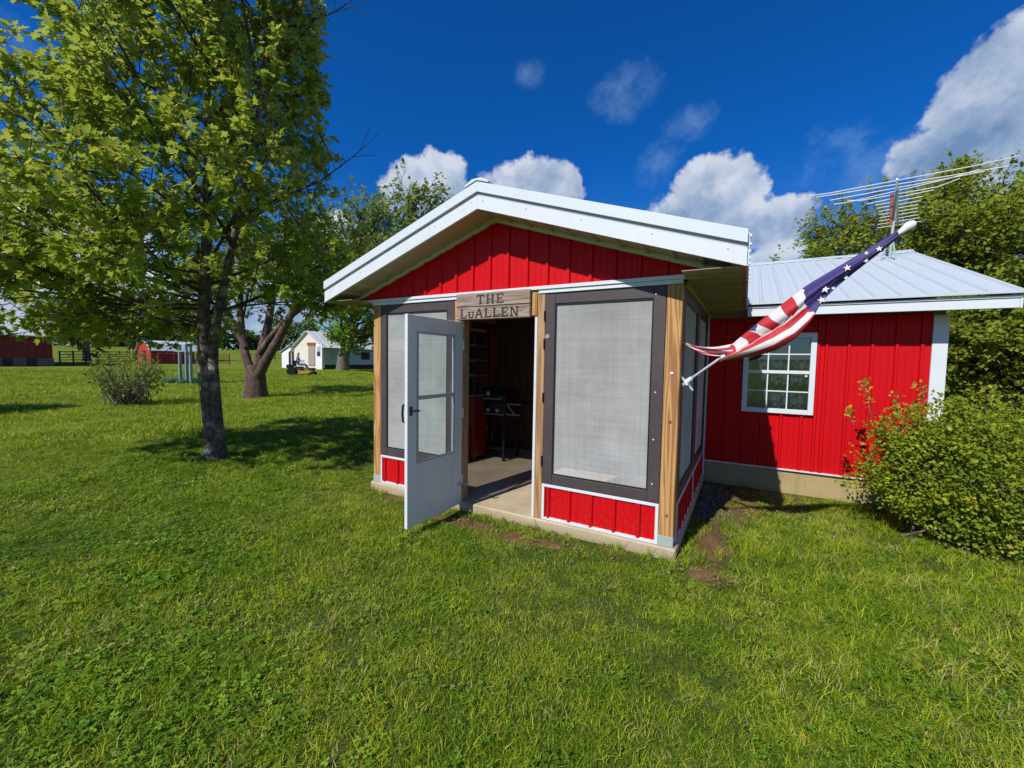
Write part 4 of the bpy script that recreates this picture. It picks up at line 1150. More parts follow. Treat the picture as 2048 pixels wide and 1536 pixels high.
def simple_limbs(base, z0, heads, r0, wob=0.10, n=8, up=0.02):
    """heads: end points of the main limbs"""
    out = []
    for (hx, hy, hz, r) in heads:
        p0 = np.array(base)+np.array([0, 0, z0]); p1 = np.array([hx, hy, hz]); L = np.linalg.norm(p1-p0)
        t = np.linspace(0, 1, n+1)[:, None]
        pts = p0+(p1-p0)*t+np.concatenate([np.zeros((1, 3)), np.cumsum(rng.normal(size=(n, 3))*L*wob/n, axis=0)])
        pts[:, 2] += L*0.06*np.sin(t[:, 0]*math.pi)
        out.append((pts, r))
    return out

def apple():
    b = np.array([-16.0, 8.66, 0.02])
    trunk = [(np.array([b, b+(0, 0, .35), b+(-.03, .02, .85), b+(-.05, .03, 1.25)]), np.array([.46, .38, .34, .26]), 14)]
    # four limbs spreading from a short stout trunk
    L1 = np.array([b+(-.15, 0, .8), b+(-.50, -.05, 1.5), b+(-.75, -.05, 2.4), b+(-.95, 0, 3.4), b+(-1.2, .2, 4.6), b+(-1.6, .4, 6.0)])
    L2 = np.array([b+(.0, .05, .9), b+(.05, .2, 1.7), b+(.15, .4, 2.7), b+(.2, .6, 3.9), b+(.3, .9, 5.2), b+(.5, 1.2, 6.4)])
    L3 = np.array([b+(.15, 0, .8), b+(.65, .05, 1.45), b+(1.25, .15, 2.2), b+(1.9, .3, 3.2), b+(2.9, .5, 4.0), b+(4.3, .7, 4.6), b+(5.9, .9, 5.1)])
    L4 = np.array([b+(.0, .1, 1.6), b+(.5, .3, 2.3), b+(1.1, .5, 2.9), b+(2.0, .8, 3.5), b+(3.0, 1.0, 4.6)])
    L5 = np.array([b+(-.5, -.05, 1.9), b+(-1.2, -.3, 3.1), b+(-2.0, -.6, 4.2), b+(-3.0, -.8, 5.0)])
    main = [(L1, np.linspace(.17, .06, len(L1)), 10), (L2, np.linspace(.19, .06, len(L2)), 10), (L3, np.linspace(.19, .05, len(L3)), 10), (L4, np.linspace(.13, .04, len(L4)), 8), (L5, np.linspace(.12, .04, len(L5)), 8)]
    limbs = []
    for l in (L1, L2, L3, L4, L5):
        for k in range(7):
            t = rng.uniform(0.45, 1.0)*(len(l)-1); i = min(int(t), len(l)-2)
            p = l[i]+(l[i+1]-l[i])*(t-i)
            d = unit(unit(l[i+1]-l[i])*0.8+rdir()*0.8+np.array([0, 0, 0.35]))
            limbs.append((branch(p, d, rng.uniform(1.4, 2.6), 6, up=0.04), 0.05))
    for (a, h, L) in ((.2, 5.0, 2.6), (-.1, 5.2, 2.8), (.35, 4.6, 2.4), (.1, 5.6, 2.2)):
        limbs.append((branch(L3[-1], (math.cos(a), math.sin(a)*.6, .35+.2*a), L*0.9, 6, up=0.04), 0.04))
    for (tx, ty, tz) in ((5.4, .6, 4.4), (6.2, 1.0, 5.2), (6.6, .6, 5.9), (5.0, 1.2, 6.2), (7.2, .9, 4.6), (6.4, 1.4, 6.6), (4.2, .8, 5.6), (7.4, 1.1, 5.6), (3.6, .4, 6.4), (5.6, .9, 5.7), (6.8, .7, 5.0), (5.8, 1.3, 6.9), (7.0, 1.2, 6.2)):
        p0 = L3[4]+rng.normal(size=3)*.1; tip = b+np.array([tx, ty, tz]); q = np.linspace(0, 1, 7)[:, None]
        limbs.append((p0+(tip-p0)*q+np.concatenate([np.zeros((1, 3)), rng.normal(size=(6, 3))*.10]), 0.04))
    tubes, P, D, N, S, Tn = grow(None, limbs, lambda p: p[2] > 2.9, 0.5, 9, 6, 8, 0.13, None, 0.2)
    keep = (P[:, 0] < b[0]+4.6) | (rng.random(len(P)) < 0.75)
    tree_thing('old_fruit_tree', 'old tree with short stout trunk splitting into four bare limbs near the mower', 'tree', tuple(b), trunk+main, tubes, (P[keep], D[keep], N[keep], S[keep], Tn[keep]), 'apple_bark', 'apple_leaf', oval(0.34))
apple()

def blob_tree(name, label, base, height, crown_c, crown_r, n_limbs, trunk_r, bark_m, leaf_m, leaf_size, n_sec=7, n_tw=5, lv=6, group=None, low=0.25, gaps=0.0, cat='tree', twig=None):
    b = np.array(base, float); cc = np.array(crown_c, float); cr = np.array(crown_r, float)
    tp = np.array([b, b+(cc-b)*[.15, .15, .3]+[0, 0, 0], b+(cc-b)*[.6, .6, .65], cc+[0, 0, cr[2]*.3], cc+[0, 0, cr[2]*.85]])
    tp[1, :2] = b[:2]+(cc[:2]-b[:2])*.1
    trunk = [(tp, np.array([trunk_r*1.25, trunk_r, trunk_r*.8, trunk_r*.45, trunk_r*.1]), 12)]
    limbs = []
    for i in range(n_limbs):
        d = rdir(); d[2] = d[2]*0.9+0.15
        tgt = cc+unit(d)*cr*rng.uniform(0.62, 0.92)
        zz = np.clip(tgt[2]-np.hypot(*(tgt[:2]-cc[:2]))*0.7, b[2]+(cc[2]-b[2])*low, cc[2]+cr[2]*.4)
        p0 = np.array([np.interp(zz, tp[:, 2], tp[:, k]) for k in range(3)])
        L = np.linalg.norm(tgt-p0); t = np.linspace(0, 1, 7)[:, None]
        pts = p0+(tgt-p0)*t; pts[:, 2] += 0.10*L*np.sin(t[:, 0]*math.pi); pts[1:] += rng.normal(size=(6, 3))*L*0.02
        limbs.append((pts, trunk_r*0.34))
    def env(p): return np.linalg.norm((p-cc)/cr) < rng.uniform(0.93, 1.14)
    tubes, P, D, N, S, Tn = grow(None, limbs, env, twig or leaf_size*4.0, n_sec, n_tw, lv, leaf_size, None, 0.2)
    if gaps:
        k = rng.random(len(P)) > gaps; P, D, N, S, Tn = P[k], D[k], N[k], S[k], Tn[k]
    # the underside-to-top light comes from the sun; the hue only varies by clump
    return tree_thing(name, label, cat, tuple(b), trunk, tubes, (P, D, N, S, Tn), bark_m, leaf_m, simple(0.40), group)

g_ = lambda x, y: float(hgt(np.array(x), np.array(y)))-0.05
blob_tree('shade_tree', 'bright green tree with pale thick trunk in front of the white shed', (-33.0, 25.8, g_(-33, 25.8)), 9, (-31.6, 26.2, 5.6), (4.4, 3.6, 3.6), 30, 0.50, 'grey_bark', 'bright_leaf', 0.30, 7, 5, 6)
blob_tree('roadside_tree', 'large spreading tree with yellow-green leaves behind the house roof', (4.3, 15.3, 0.1), 8, (4.3, 15.0, 4.35), (3.8, 3.2, 2.6), 44, 0.14, 'grey_bark', 'tree_leaf', 0.105, 14, 8, 9, low=0.15, twig=0.6)
blob_tree('roadside_tree', 'low rounded green tree showing left of the antenna over the roof ridge', (2.0, 18.5, 0.1), 6, (1.9, 18.5, 4.0), (2.5, 2.0, 2.2), 26, 0.15, 'grey_bark', 'bright_leaf', 0.15, 10, 7, 8, low=0.2, twig=0.5)
blob_tree('roadside_tree', 'dense leafy tree filling the gap at the right end of the house', (4.7, 10.8, 0.0), 5, (4.7, 10.6, 1.75), (2.2, 2.0, 1.9), 40, 0.08, 'grey_bark', 'tree_leaf', 0.085, 13, 8, 10, low=0.1, twig=0.5)
blob_tree('roadside_tree', 'tall airy tree with thin twigs at the right edge behind the dense tree', (8.6, 16.5, 0.1), 8, (8.2, 16.2, 3.9), (3.2, 3.0, 2.9), 30, 0.15, 'grey_bark', 'tree_leaf', 0.14, 11, 7, 8, low=0.15, twig=0.6)
blob_tree('yard_tree', 'yard tree beyond the left edge of the view whose shadow crosses the lawn', (-18.6, -2.6, 0.0), 6, (-18.6, -2.6, 4.6), (2.1, 1.5, 1.6), 18, 0.16, 'grey_bark', 'tree_leaf', 0.22, 7, 5, 6)
# dark trees between the barn and the red shed
blob_tree('barnyard_tree', 'dark tree standing just right of the barn behind the cattle gates', (-62.0, 16.0, g_(-62, 16)), 8, (-62.0, 16.0, 5.2), (3.6, 3.6, 3.9), 22, 0.3, 'grey_bark', 'far_leaf', 0.42, 6, 4, 6)
blob_tree('barnyard_tree', 'dark tree rising behind the gable end of the red shed', (-66.0, 21.5, g_(-66, 21.5)), 9, (-66.0, 21.5, 5.6), (4.4, 4.4, 4.4), 24, 0.34, 'grey_bark', 'far_leaf', 0.45, 6, 4, 6)

def shrub(name, label, cen, rad, n, leaf, leaf_m, shape, stems=30, seed_dirs=None, cat='shrub', inner=0.55, sprigs=(), flat=0.0):
    """dense bush: stems from the ground, leaves packed towards an uneven surface"""
    c = np.array(cen, float); r = np.array(rad, float)
    b = np.array([c[0], c[1], 0.0]); b[2] = float(hgt(np.array(c[0]), np.array(c[1])))
    tubes = []
    lumps = [(rdir(), rng.uniform(0.60, 1.18)) for _ in range(130)]
    LD = np.array([l[0] for l in lumps]); LR = np.array([l[1] for l in lumps])
    def surf(d):
        w = np.exp(17*(d@LD.T-1)); return (w*LR).sum(1)/w.sum(1)
    for _ in range(stems):
        d = rdir(); d[2] = abs(d[2])*0.8+0.1; d = unit(d)
        tip = c+d*r*0.92*surf(d[None])[0]
        p0 = b+np.array([rng.normal()*r[0]*.22, rng.normal()*r[1]*.22, -0.02])
        t = np.linspace(0, 1, 6)[:, None]
        pts = p0+(tip-p0)*t; pts[1:] += rng.normal(size=(5, 3))*0.03
        tubes.append((pts, np.linspace(0.014, 0.003, 6)*max(1, r[2]), 5))
    d = rng.normal(size=(n, 3)); d /= np.linalg.norm(d, axis=1)[:, None]
    if flat: d = np.sign(d)*np.abs(d)**(1-flat); d /= np.linalg.norm(d, axis=1)[:, None]
    s = surf(d)*(inner+(1-inner)*rng.random(n)**0.6)*(1+0.05*rng.normal(size=n))
    P = c+d*r*s[:, None]
    hol = np.sin(P[:, 0]*7.3+1.1*np.sin(P[:, 2]*9))*np.sin(P[:, 2]*11.5+P[:, 1]*5)+0.5*np.sin(P[:, 0]*17+P[:, 2]*13)
    k = (P[:, 2] > b[2]+0.02) & (rng.random(n) > np.clip(0.25-0.55*hol, 0, 0.8))
    P = P[k]; d = d[k]; n = len(P)
    cl = np.sin(P[:, 0]*9/r[0]+1)*np.sin(P[:, 1]*8/r[1])*np.sin(P[:, 2]*9/r[2]+2)
    D = d*0.7+rng.normal(size=(n, 3))*0.6+np.array([0, 0, 0.15]); N = rng.normal(size=(n, 3))*0.6+d*0.7+np.array([0, 0, 0.6])
    S = leaf*rng.uniform(0.6, 1.25, n); T = np.clip(0.48+0.2*cl+rng.normal(size=n)*0.17, 0, 0.97)
    for (base_, tip_, m) in sprigs:
        p0, p1 = np.array(base_), np.array(tip_)
        tubes.append((np.array([p0, (p0+p1)/2+rng.normal(size=3)*0.01, p1]), np.array([.005, .004, .002]), 4))
        q = p0+(p1-p0)*(0.35+0.65*rng.random((m, 1)))+rng.normal(size=(m, 3))*0.022
        P = np.concatenate([P, q]); D = np.concatenate([D, rng.normal(size=(m, 3))+unit(p1-p0)]); N = np.concatenate([N, rng.normal(size=(m, 3))+[0, 0, .6]])
        S = np.concatenate([S, leaf*rng.uniform(.7, 1.2, m)]); T = np.concatenate([T, np.clip(rng.normal(size=m)*.16+.80, 0, 1)])
    T_ = empty(name, tuple(b)); tag(T_, label, cat)
    link('stems', tubes_mesh('stems', [(p-b, q, m) for p, q, m in tubes]), M['grey_bark'], T_)
    o = link('foliage', leaf_mesh('foliage', P-b, D, N, S, T, shape), M[leaf_m], T_); o['kind'] = 'stuff'
    return T_
shrub('garden_shrub', 'large overgrown yellow-green shrub against the red house wall at right', (2.16, 5.20, 0.64), (1.40, 0.78, 0.74), 52000, 0.034, 'hedge_leaf', oval(0.36), 60, flat=0.25,
      sprigs=[((2.2+1.1*math.cos(a_)*q_, 5.2-.45*math.sin(b_), 1.0+.35*math.sin(a_)), (2.2+1.22*math.cos(a_)*q_, 5.2-.5*math.sin(b_), 1.22+.35*math.sin(a_)+.12*q_), 22) for a_, b_, q_ in [(i_*.131, i_*1.7, (i_*.37) % 1) for i_ in range(9)]]+[((1.15, 5.45, 1.05), (1.08, 5.5, 1.47), 60), ((1.35, 5.45, 1.1), (1.33, 5.5, 1.33), 30), ((1.55, 5.45, 1.15), (1.50, 5.48, 1.44), 34), ((1.0, 5.4, 1.0), (.94, 5.4, 1.17), 36), ((1.9, 5.3, 1.2), (1.92, 5.3, 1.42), 36), ((2.3, 5.2, 1.2), (2.38, 5.2, 1.50), 30)])
shrub('lawn_shrub', 'loose twiggy round shrub standing alone on the lawn left of the maple', (-16.5, 5.15, 0.95), (1.15, 1.05, 0.82), 1900, 0.085, 'shrub_leaf', oval(0.34), 110, inner=0.45)
#PART4
# ------------------------------------------------------------------ grass: real blades, clover and dry litter, instanced on points
def blade_set(n, hmin, hmax, w, spread, lean, mat_, seg=2):
    V = []; F = []; T = []
    for _ in range(n):
        a = rng.uniform(0, 2*math.pi); r = spread*math.sqrt(rng.random())
        b = np.array([r*math.cos(a), r*math.sin(a), -0.006])
        h = rng.uniform(hmin, hmax); az = rng.uniform(0, 2*math.pi); le = lean*rng.uniform(0.3, 1.3)
        dx = np.array([math.cos(az), math.sin(az), 0]); sd_ = np.array([-dx[1], dx[0], 0])
        tw = rng.uniform(0, math.pi); sd_ = sd_*math.cos(tw)+dx*math.sin(tw)*0.6
        k = len(V); tt = rng.random()
        for i in range(seg+1):
            q = i/seg
            c = b+np.array([0, 0, h*(q-0.28*le*q*q)])+dx*h*le*q*q
            ww = w*(1-q*0.75)*rng.uniform(0.8, 1.2)
            if i < seg: V += [c-sd_*ww/2, c+sd_*ww/2]; T += [tt, tt]
            else: V.append(c); T.append(tt)
        for i in range(seg-1):
            F += [(k+2*i, k+2*i+1, k+2*i+3), (k+2*i, k+2*i+3, k+2*i+2)]
        F.append((k+2*seg-2, k+2*seg-1, k+2*seg))
    return np.array(V), np.array(F), np.array(T)
def clover_set(n, spread, size, hmax):
    V = []; F = []; T = []
    for _ in range(n):
        a = rng.uniform(0, 2*math.pi); r = spread*math.sqrt(rng.random())
        h = rng.uniform(0.35, 1)*hmax; tilt = rng.normal(size=2)*0.35
        c = np.array([r*math.cos(a), r*math.sin(a), h]); a0 = rng.uniform(0, 6.28); s = size*rng.uniform(0.7, 1.25); tt = rng.random()
        for q in range(3):
            an = a0+q*2.094; d = np.array([math.cos(an), math.sin(an), 0]); e = np.array([-d[1], d[0], 0]); k = len(V)
            for (u, v, z) in ((0, 0, 0), (.55, .42, .06), (.95, .30, .05), (1.0, 0, -.02), (.95, -.30, .05), (.55, -.42, .06)):
                p = d*u*s+e*v*s; p[2] = z*s+p[0]*tilt[0]+p[1]*tilt[1]; V.append(c+p); T.append(tt)
            F += [(k, k+1, k+2), (k, k+2, k+3), (k, k+3, k+4), (k, k+4, k+5)]
        k = len(V); V += [c+[.001, 0, 0], c-[.001, 0, 0], np.array([c[0]*.9, c[1]*.9, -.005])]; T += [tt]*3; F.append((k, k+1, k+2))
    return np.array(V), np.array(F), np.array(T)

def grass_material(name, dark, mid, lite, dry, dryness=0.2, trans=0.3):
    m, t = mat(name)
    p = coords(t, 'World')
    n1 = t.noise(p, 0.55, 5, 0.6); n2 = t.noise(p, 3.2, 4, 0.6)
    rnd = t.n('ShaderNodeObjectInfo').outputs['Random']
    a = t.n('ShaderNodeAttribute', attribute_name='tint').outputs['Fac']
    f = t.math('ADD', t.math('ADD', t.math('MULTIPLY', n1, 0.55), t.math('MULTIPLY', n2, 0.55)), t.math('ADD', t.math('MULTIPLY', rnd, 0.36), t.math('MULTIPLY', a, 0.34)))
    c = t.ramp(t.math('SUBTRACT', f, 0.53), [(0.16, dark), (0.42, mid), (0.66, lite)])
    n3 = t.noise(p, 1.1, 4, 0.6)
    x = t.math('FRACT', t.math('MULTIPLY', t.math('ADD', a, rnd), 7.31))
    c = t.mix(t.math('GREATER_THAN', t.math('ADD', x, t.math('MULTIPLY', t.math('SUBTRACT', n3, 0.5), 0.9)), 1.0-dryness), c, dry)
    df = t.n('ShaderNodeBsdfPrincipled', ins={'Base Color': c, 'Roughness': 0.6, 'Specular IOR Level': 0.08})
    tl = t.n('ShaderNodeBsdfTranslucent', ins={'Color': t.mix(0.4, c, (0.25, 0.35, 0.02))})
    mx = t.n('ShaderNodeMixShader', ins={0: trans, 1: df.outputs[0], 2: tl.outputs[0]})
    t.n('ShaderNodeOutputMaterial', ins={'Surface': mx}); return m

def lawn_grass():
    gm = grass_material('grass_blade', (0.105, 0.205, 0.013), (0.275, 0.395, 0.020), (0.52, 0.54, 0.038), (0.50, 0.43, 0.19), 0.09)
    cm = grass_material('clover_leaf', (0.075, 0.175, 0.015), (0.150, 0.280, 0.020), (0.27, 0.40, 0.034), (0.32, 0.35, 0.07), 0.06)
    dm = grass_material('dry_blade', (0.16, 0.11, 0.05), (0.28, 0.21, 0.11), (0.40, 0.33, 0.20), (0.2, 0.2, 0.05), 0.2, 0.1)
    coll = bpy.data.collections.new('grass_kinds')
    protos = []
    def proto(nm, VFT, m):
        V, F, T = VFT
        me = fast_mesh(nm, V, F); add_attr(me, 'tint', T); me.materials.append(m)
        o = bpy.data.objects.new(nm, me); coll.objects.link(o); protos.append(o)
    names = iter('abcdefghijklmnop')
    for _ in range(4): proto('tuft_'+next(names), blade_set(40, .022, .062, .0054, .085, 1.1, None), gm)       # 0-3 mown grass
    for _ in range(2): proto('tuft_'+next(names), blade_set(32, .035, .082, .0056, .08, 1.15, None, 3), gm)     # 4-5 longer grass
    for _ in range(3): proto('tuft_'+next(names), clover_set(9, .085, .0125, .040), cm)                       # 6-8 clover
    for _ in range(2): proto('tuft_'+next(names), blade_set(14, .02, .07, .0036, .08, 1.9, None), dm)          # 9-10 dead grass
    for _ in range(2): proto('tuft_'+next(names), blade_set(34, .04, .085, .014, .22, 0.8, None), gm)          # 11-12 coarse, for far off
    for _ in range(1): proto('tuft_'+next(names), blade_set(30, .08, .20, .0085, .05, 0.75, None, 3), gm)      # 13 tall weeds
    def fbm(x, y, s):
        return (np.sin(x*s*1.3+y*s*.7+1)*np.sin(y*s*1.1-x*s*.6+2.3)+.5*np.sin(x*s*2.7+.4)*np.sin(y*s*2.9+1.7)+.3*np.sin(x*s*5.3+y*s*3.1)*np.sin(y*s*4.7-x*s*2.2))
    pts = []; var = []; rot = []; scl = []
    fw = math.atan2(math.cos(R(YAW)), math.sin(R(YAW)))
    def ring(r0, r1, dens, kinds, sc, half=82):
        area = 0.5*(r1*r1-r0*r0)*R(2*half)
        n = int(area*dens)
        r = np.sqrt(rng.uniform(r0*r0, r1*r1, n)); a = fw+rng.uniform(-R(half), R(half), n)
        x, y = r*np.cos(a), r*np.sin(a)
        keep = ~((x > -3.95) & (x < -0.41) & (y > 3.45) & (y < 6.2)) & ~((x > -4.35) & (x < 1.9) & (y > 6.06) & (y < 12))
        keep &= rng.random(n) > 0.68*np.clip(bare(x, y)*1.25+0.25*fbm(x, y, 3.0)*(bare(x, y) > 0.02), 0, 1)
        # little open gaps in the sward
        keep &= (fbm(x, y, 2.1)+0.6*fbm(x+3, y, 6.5)+rng.normal(size=n)*0.45) > -1.3
        x, y = x[keep], y[keep]; n = len(x)
        cl = 0.8*fbm(x, y, 1.15)+0.5*fbm(x, y, 3.1)+0.55*np.clip(-x-1.0-0.6*y, -1, 2)
        lo = fbm(x+7, y-3, 0.9)+np.clip((x+0.6)*0.5, -1, .8)+rng.normal(size=n)*0.4
        dr = bare(x, y)*0.9+0.35*fbm(x-3, y+5, 1.7)+rng.normal(size=n)*0.3
        k = rng.integers(0, 4, n)
        if kinds == 'near':
            k = np.where(lo > 0.85, rng.integers(4, 6, n), k)
            k = np.where(rng.random(n) < np.clip(0.16+0.24*cl, 0.07, 0.50), rng.integers(6, 9, n), k)
            k = np.where(dr > 0.75, rng.integers(9, 11, n), k)
        else:
            k = rng.integers(11, 13, n)
        pts.append(np.stack([x, y, ground_z(x, y)], 1)); var.append(k)
        rot.append(np.stack([rng.normal(size=n)*.12, rng.normal(size=n)*.12, rng.uniform(0, 6.28, n)], 1))
        scl.append(sc*rng.uniform(0.7, 1.25, n)*(1+0.18*fbm(x, y, 0.8)))
    ring(0.0, 3.2, 560, 'near', 0.92, 180)
    ring(3.2, 6.0, 400, 'near', 1.0, 100)
    ring(6.0, 10.0, 200, 'near', 1.15)
    ring(10.0, 20.0, 36, 'far', 1.0)
    ring(20.0, 45.0, 9, 'far', 1.5)
    # tall weeds along the foundation and in the bare strip beside the porch
    for (cx, cy, sx, sy, n) in ((0.05, 4.35, .14, .10, 7), (0.12, 4.0, .15, .12, 6), (-0.1, 3.55, .1, .1, 4), (0.35, 5.7, .3, .12, 8), (1.1, 5.2, .3, .2, 10), (-1.6, 3.40, .3, .03, 8), (-0.8, 3.42, .25, .02, 7), (-3.3, 3.42, .4, .02, 10), (1.0, 4.5, .3, .1, 5), (-7.2, 3.2, .2, .15, 8)):
        x = cx+rng.normal(size=n)*sx; y = cy+rng.normal(size=n)*sy
        ok = ~((x > -3.95) & (x < -0.41) & (y > 3.45))
        x, y = x[ok], y[ok]; n = len(x)
        pts.append(np.stack([x, y, ground_z(x, y)], 1)); var.append(np.full(n, 13)); rot.append(np.stack([rng.normal(size=n)*.1, rng.normal(size=n)*.1, rng.uniform(0, 6.28, n)], 1)); scl.append(rng.uniform(.4, .9, n))
    P = np.concatenate(pts); var = np.concatenate(var); rot = np.concatenate(rot); scl = np.concatenate(scl)
    me = bpy.data.meshes.new('lawn_grass'); me.vertices.add(len(P)); me.vertices.foreach_set('co', P.astype(np.float32).ravel())
    add_attr(me, 'var', var.astype(np.int32), 'INT'); add_attr(me, 'scl', scl.astype(np.float32)); add_attr(me, 'rot', rot.astype(np.float32), 'FLOAT_VECTOR')
    me.update()
    o = link('lawn_grass', me, None)
    tag(o, 'short green grass and clover covering the lawn', 'grass', kind='stuff')
    ng = bpy.data.node_groups.new('grass_instances', 'GeometryNodeTree')
    ng.interface.new_socket('Geometry', in_out='INPUT', socket_type='NodeSocketGeometry')
    ng.interface.new_socket('Geometry', in_out='OUTPUT', socket_type='NodeSocketGeometry')
    N = ng.nodes
    gi = N.new('NodeGroupInput'); go = N.new('NodeGroupOutput')
    ci = N.new('GeometryNodeCollectionInfo'); ci.inputs['Collection'].default_value = coll
    ci.inputs['Separate Children'].default_value = True; ci.inputs['Reset Children'].default_value = True
    io = N.new('GeometryNodeInstanceOnPoints'); io.inputs['Pick Instance'].default_value = True
    def attr(nm, typ):
        a = N.new('GeometryNodeInputNamedAttribute'); a.data_type = typ; a.inputs['Name'].default_value = nm; return a.outputs[0]
    L = ng.links
    L.new(gi.outputs[0], io.inputs['Points']); L.new(ci.outputs[0], io.inputs['Instance'])
    L.new(attr('var', 'INT'), io.inputs['Instance Index'])
    er = N.new('FunctionNodeEulerToRotation'); L.new(attr('rot', 'FLOAT_VECTOR'), er.inputs[0]); L.new(er.outputs[0], io.inputs['Rotation'])
    L.new(attr('scl', 'FLOAT'), io.inputs['Scale'])
    L.new(io.outputs[0], go.inputs[0])
    md = o.modifiers.new('grass', 'NODES'); md.node_group = ng
    print('grass tufts', len(P))
lawn_grass()
#PART5
# ------------------------------------------------------------------ dead leaves and gravel beside the porch
def litter():
    n = 900
    x = np.concatenate([rng.normal(.25, .35, 330), rng.uniform(-3.6, 1.2, 120), rng.normal(.9, .5, 90), rng.uniform(-3.5, 3.5, 60)])
    y = np.concatenate([rng.normal(5.6, .35, 330), 3.36-np.abs(rng.normal(0, .16, 120)), rng.normal(4.6, .4, 90), rng.uniform(1.2, 4.2, 60)])
    ok = ~((x > -3.97) & (x < -0.39) & (y > 3.43)) & (y < 6.05)
    x, y = x[ok], y[ok]; n = len(x)
    P = np.stack([x, y, ground_z(x, y)+rng.uniform(.008, .03, n)], 1)
    D = rng.normal(size=(n, 3))*[1, 1, .3]; N = rng.normal(size=(n, 3))*.45+[0, 0, 1]
    me = leaf_mesh('dead_leaves', P, D, N, rng.uniform(.014, .036, n), rng.random(n), oval(0.3))
    tag(link('dead_leaves', me, M['dead_leaf']), 'dry brown leaves lying by the foundations and in the grass', 'leaf litter', kind='stuff')
    # gravel: little irregular stones
    V = []; F = []
    base = np.array([(1, 0, 0), (-1, 0, 0), (0, 1, 0), (0, -1, 0), (0, 0, 1), (0, 0, -1)], float)
    fc = [(0, 2, 4), (2, 1, 4), (1, 3, 4), (3, 0, 4), (2, 0, 5), (1, 2, 5), (3, 1, 5), (0, 3, 5)]
    for _ in range(420):
        px = -0.40+abs(rng.normal(0, .12)); py = rng.uniform(4.6, 6.0)
        s = rng.uniform(.008, .026)
        k = len(V); V += [tuple(np.array([px, py, 0.008])+b*s*rng.uniform(.6, 1.2, 3)) for b in base]; F += [tuple(i+k for i in f) for f in fc]
    tag(link('gravel', fast_mesh('gravel', np.array(V), np.array(F)), M['stone']), 'grey gravel strip along the side of the porch', 'gravel', kind='stuff')
litter()

# ------------------------------------------------------------------ far buildings
def g0(x, y): return float(hgt(np.array(float(x)), np.array(float(y))))
def white_shed():
    x1, y0 = -35.5, 25.6; z = g0(-37, 26)-0.25
    S = empty('white_shed', (x1, y0, z)); tag(S, 'small white clapboard shed with grey metal roof and lean-to behind the mower', 'shed')
    zb = z+0.75; ze = 2.66; zr = 4.15; xr = -37.85; x0 = -40.2; L = 14.0
    MB().box(x0+.05, x1-.05, y0+.05, y0+L, z-.3, zb).build('base', M['dark_base'], S)
    MB().prism([(x0, zb-.35), (x1-.02, zb-.35), (x1-.02, ze), (xr, zr), (x0, ze)], 'y', y0, y0+.15).build('gable_wall', M['shed_white'], S)
    w = MB(); n = 11; h = (ze-zb)/n
    w.box(x1-.10, x1-.03, y0+.16, y0+L, zb, ze)
    side = w.build('side_wall', M['shed_teal'], S)
    for i in range(n):        # lapped boards
        MB().prism([(x1-.029, zb+i*h), (x1+.012, zb+i*h), (x1-.018, zb+(i+1)*h-.003), (x1-.029, zb+(i+1)*h-.003)], 'y', y0+.16, y0+L).build('clapboard', M['shed_teal'], side)
    for (a, b) in ((0, 1), (0, -1)):
        xe = x1+.22 if b > 0 else x0-.1
        zz = ze-.10 if b > 0 else ze-.07
        rf = MB().add([(xr, y0-.25, zr+.06), (xe, y0-.25, zz), (xe, y0+L, zz), (xr, y0+L, zr+.06), (xr, y0-.25, zr+.01), (xe, y0-.25, zz-.05), (xe, y0+L, zz-.05), (xr, y0+L, zr+.01)],
                      [(0, 1, 2, 3), (4, 7, 6, 5), (0, 4, 5, 1), (1, 5, 6, 2), (2, 6, 7, 3), (3, 7, 4, 0)]).build('roof', M['barn_roof'], S)
        if b > 0:
            k = y0-.1
            while k < y0+L-.2:
                MB().add([(xr, k, zr+.062), (xe, k, zz+.002), (xe, k+.10, zz+.002), (xr, k+.10, zr+.062), (xr, k+.05, zr+.12), (xe, k+.05, zz+.06)], [(0, 1, 5, 4), (4, 5, 2, 3), (1, 2, 5), (0, 4, 3)]).build('roof_rib', M['grey_metal'], rf)
                k += 0.62
    # lean-to on the left
    MB().prism([(-41.7, z+.1), (x0-.005, z+.1), (x0-.005, ze+.0), (-41.7, 2.05)], 'y', y0-.35, y0+4).build('lean_to', M['star_white'], S)
    MB().prism([(-41.95, 2.02), (x0+.05, ze+.10), (x0+.05, ze+.16), (-41.95, 2.08)], 'y', y0-.5, y0+4.1).build('lean_to_roof', M['grey_metal'], S)
    MB().box(-40.45, -40.25, y0-.40, y0-.356, z+.1, 2.1).build('lean_to_post', M['dark_base'], S)
    d = MB().box(-37.75, -36.75, y0-.05, y0-.002, zb-.15, 2.75).build('plank_door', M['plaster'], S)
    for i in range(5): MB().box(-37.74+i*.197, -37.74+i*.197+.185, y0-.075, y0-.0505, zb-.1, 2.70).build('plank', M['plaster'], d)
    MB().box(-37.9, -36.65, y0-.10, y0-.055, 2.78, 3.05).build('door_lintel', M['rusty'], S)
    d = MB().box(-36.45, -35.52, y0-.14, y0-.003, z+.15, 2.85).build('porch_door', M['star_white'], S)
    f = MB().box(-36.24, -35.74, y0-.17, y0-.141, 1.72, 2.68).build('window', M['grey_metal'], d)
    for (a, b) in ((1.74, 2.16), (2.20, 2.66)): MB().box(-36.21, -35.77, y0-.18, y0-.171, a, b).build('pane', M['house_glass'] if a < 2 else M['grey_metal'], f)
    MB().box(x1+.013, x1+.12, y0+.9, y0+1.15, 1.55, 2.05).build('meter_box', M['grey_metal'], S)
    MB().box(x1+.013, x1+.05, y0+4.5, y0+5.6, 1.45, 2.25).build('window', M['dark_base'], S)
    MB().tube([(-39.6, y0+.5, 2.6), (-39.6, y0+.5, 4.0)], .04, 6).build('vent_pipe', M['grey_metal'], S)
white_shed()

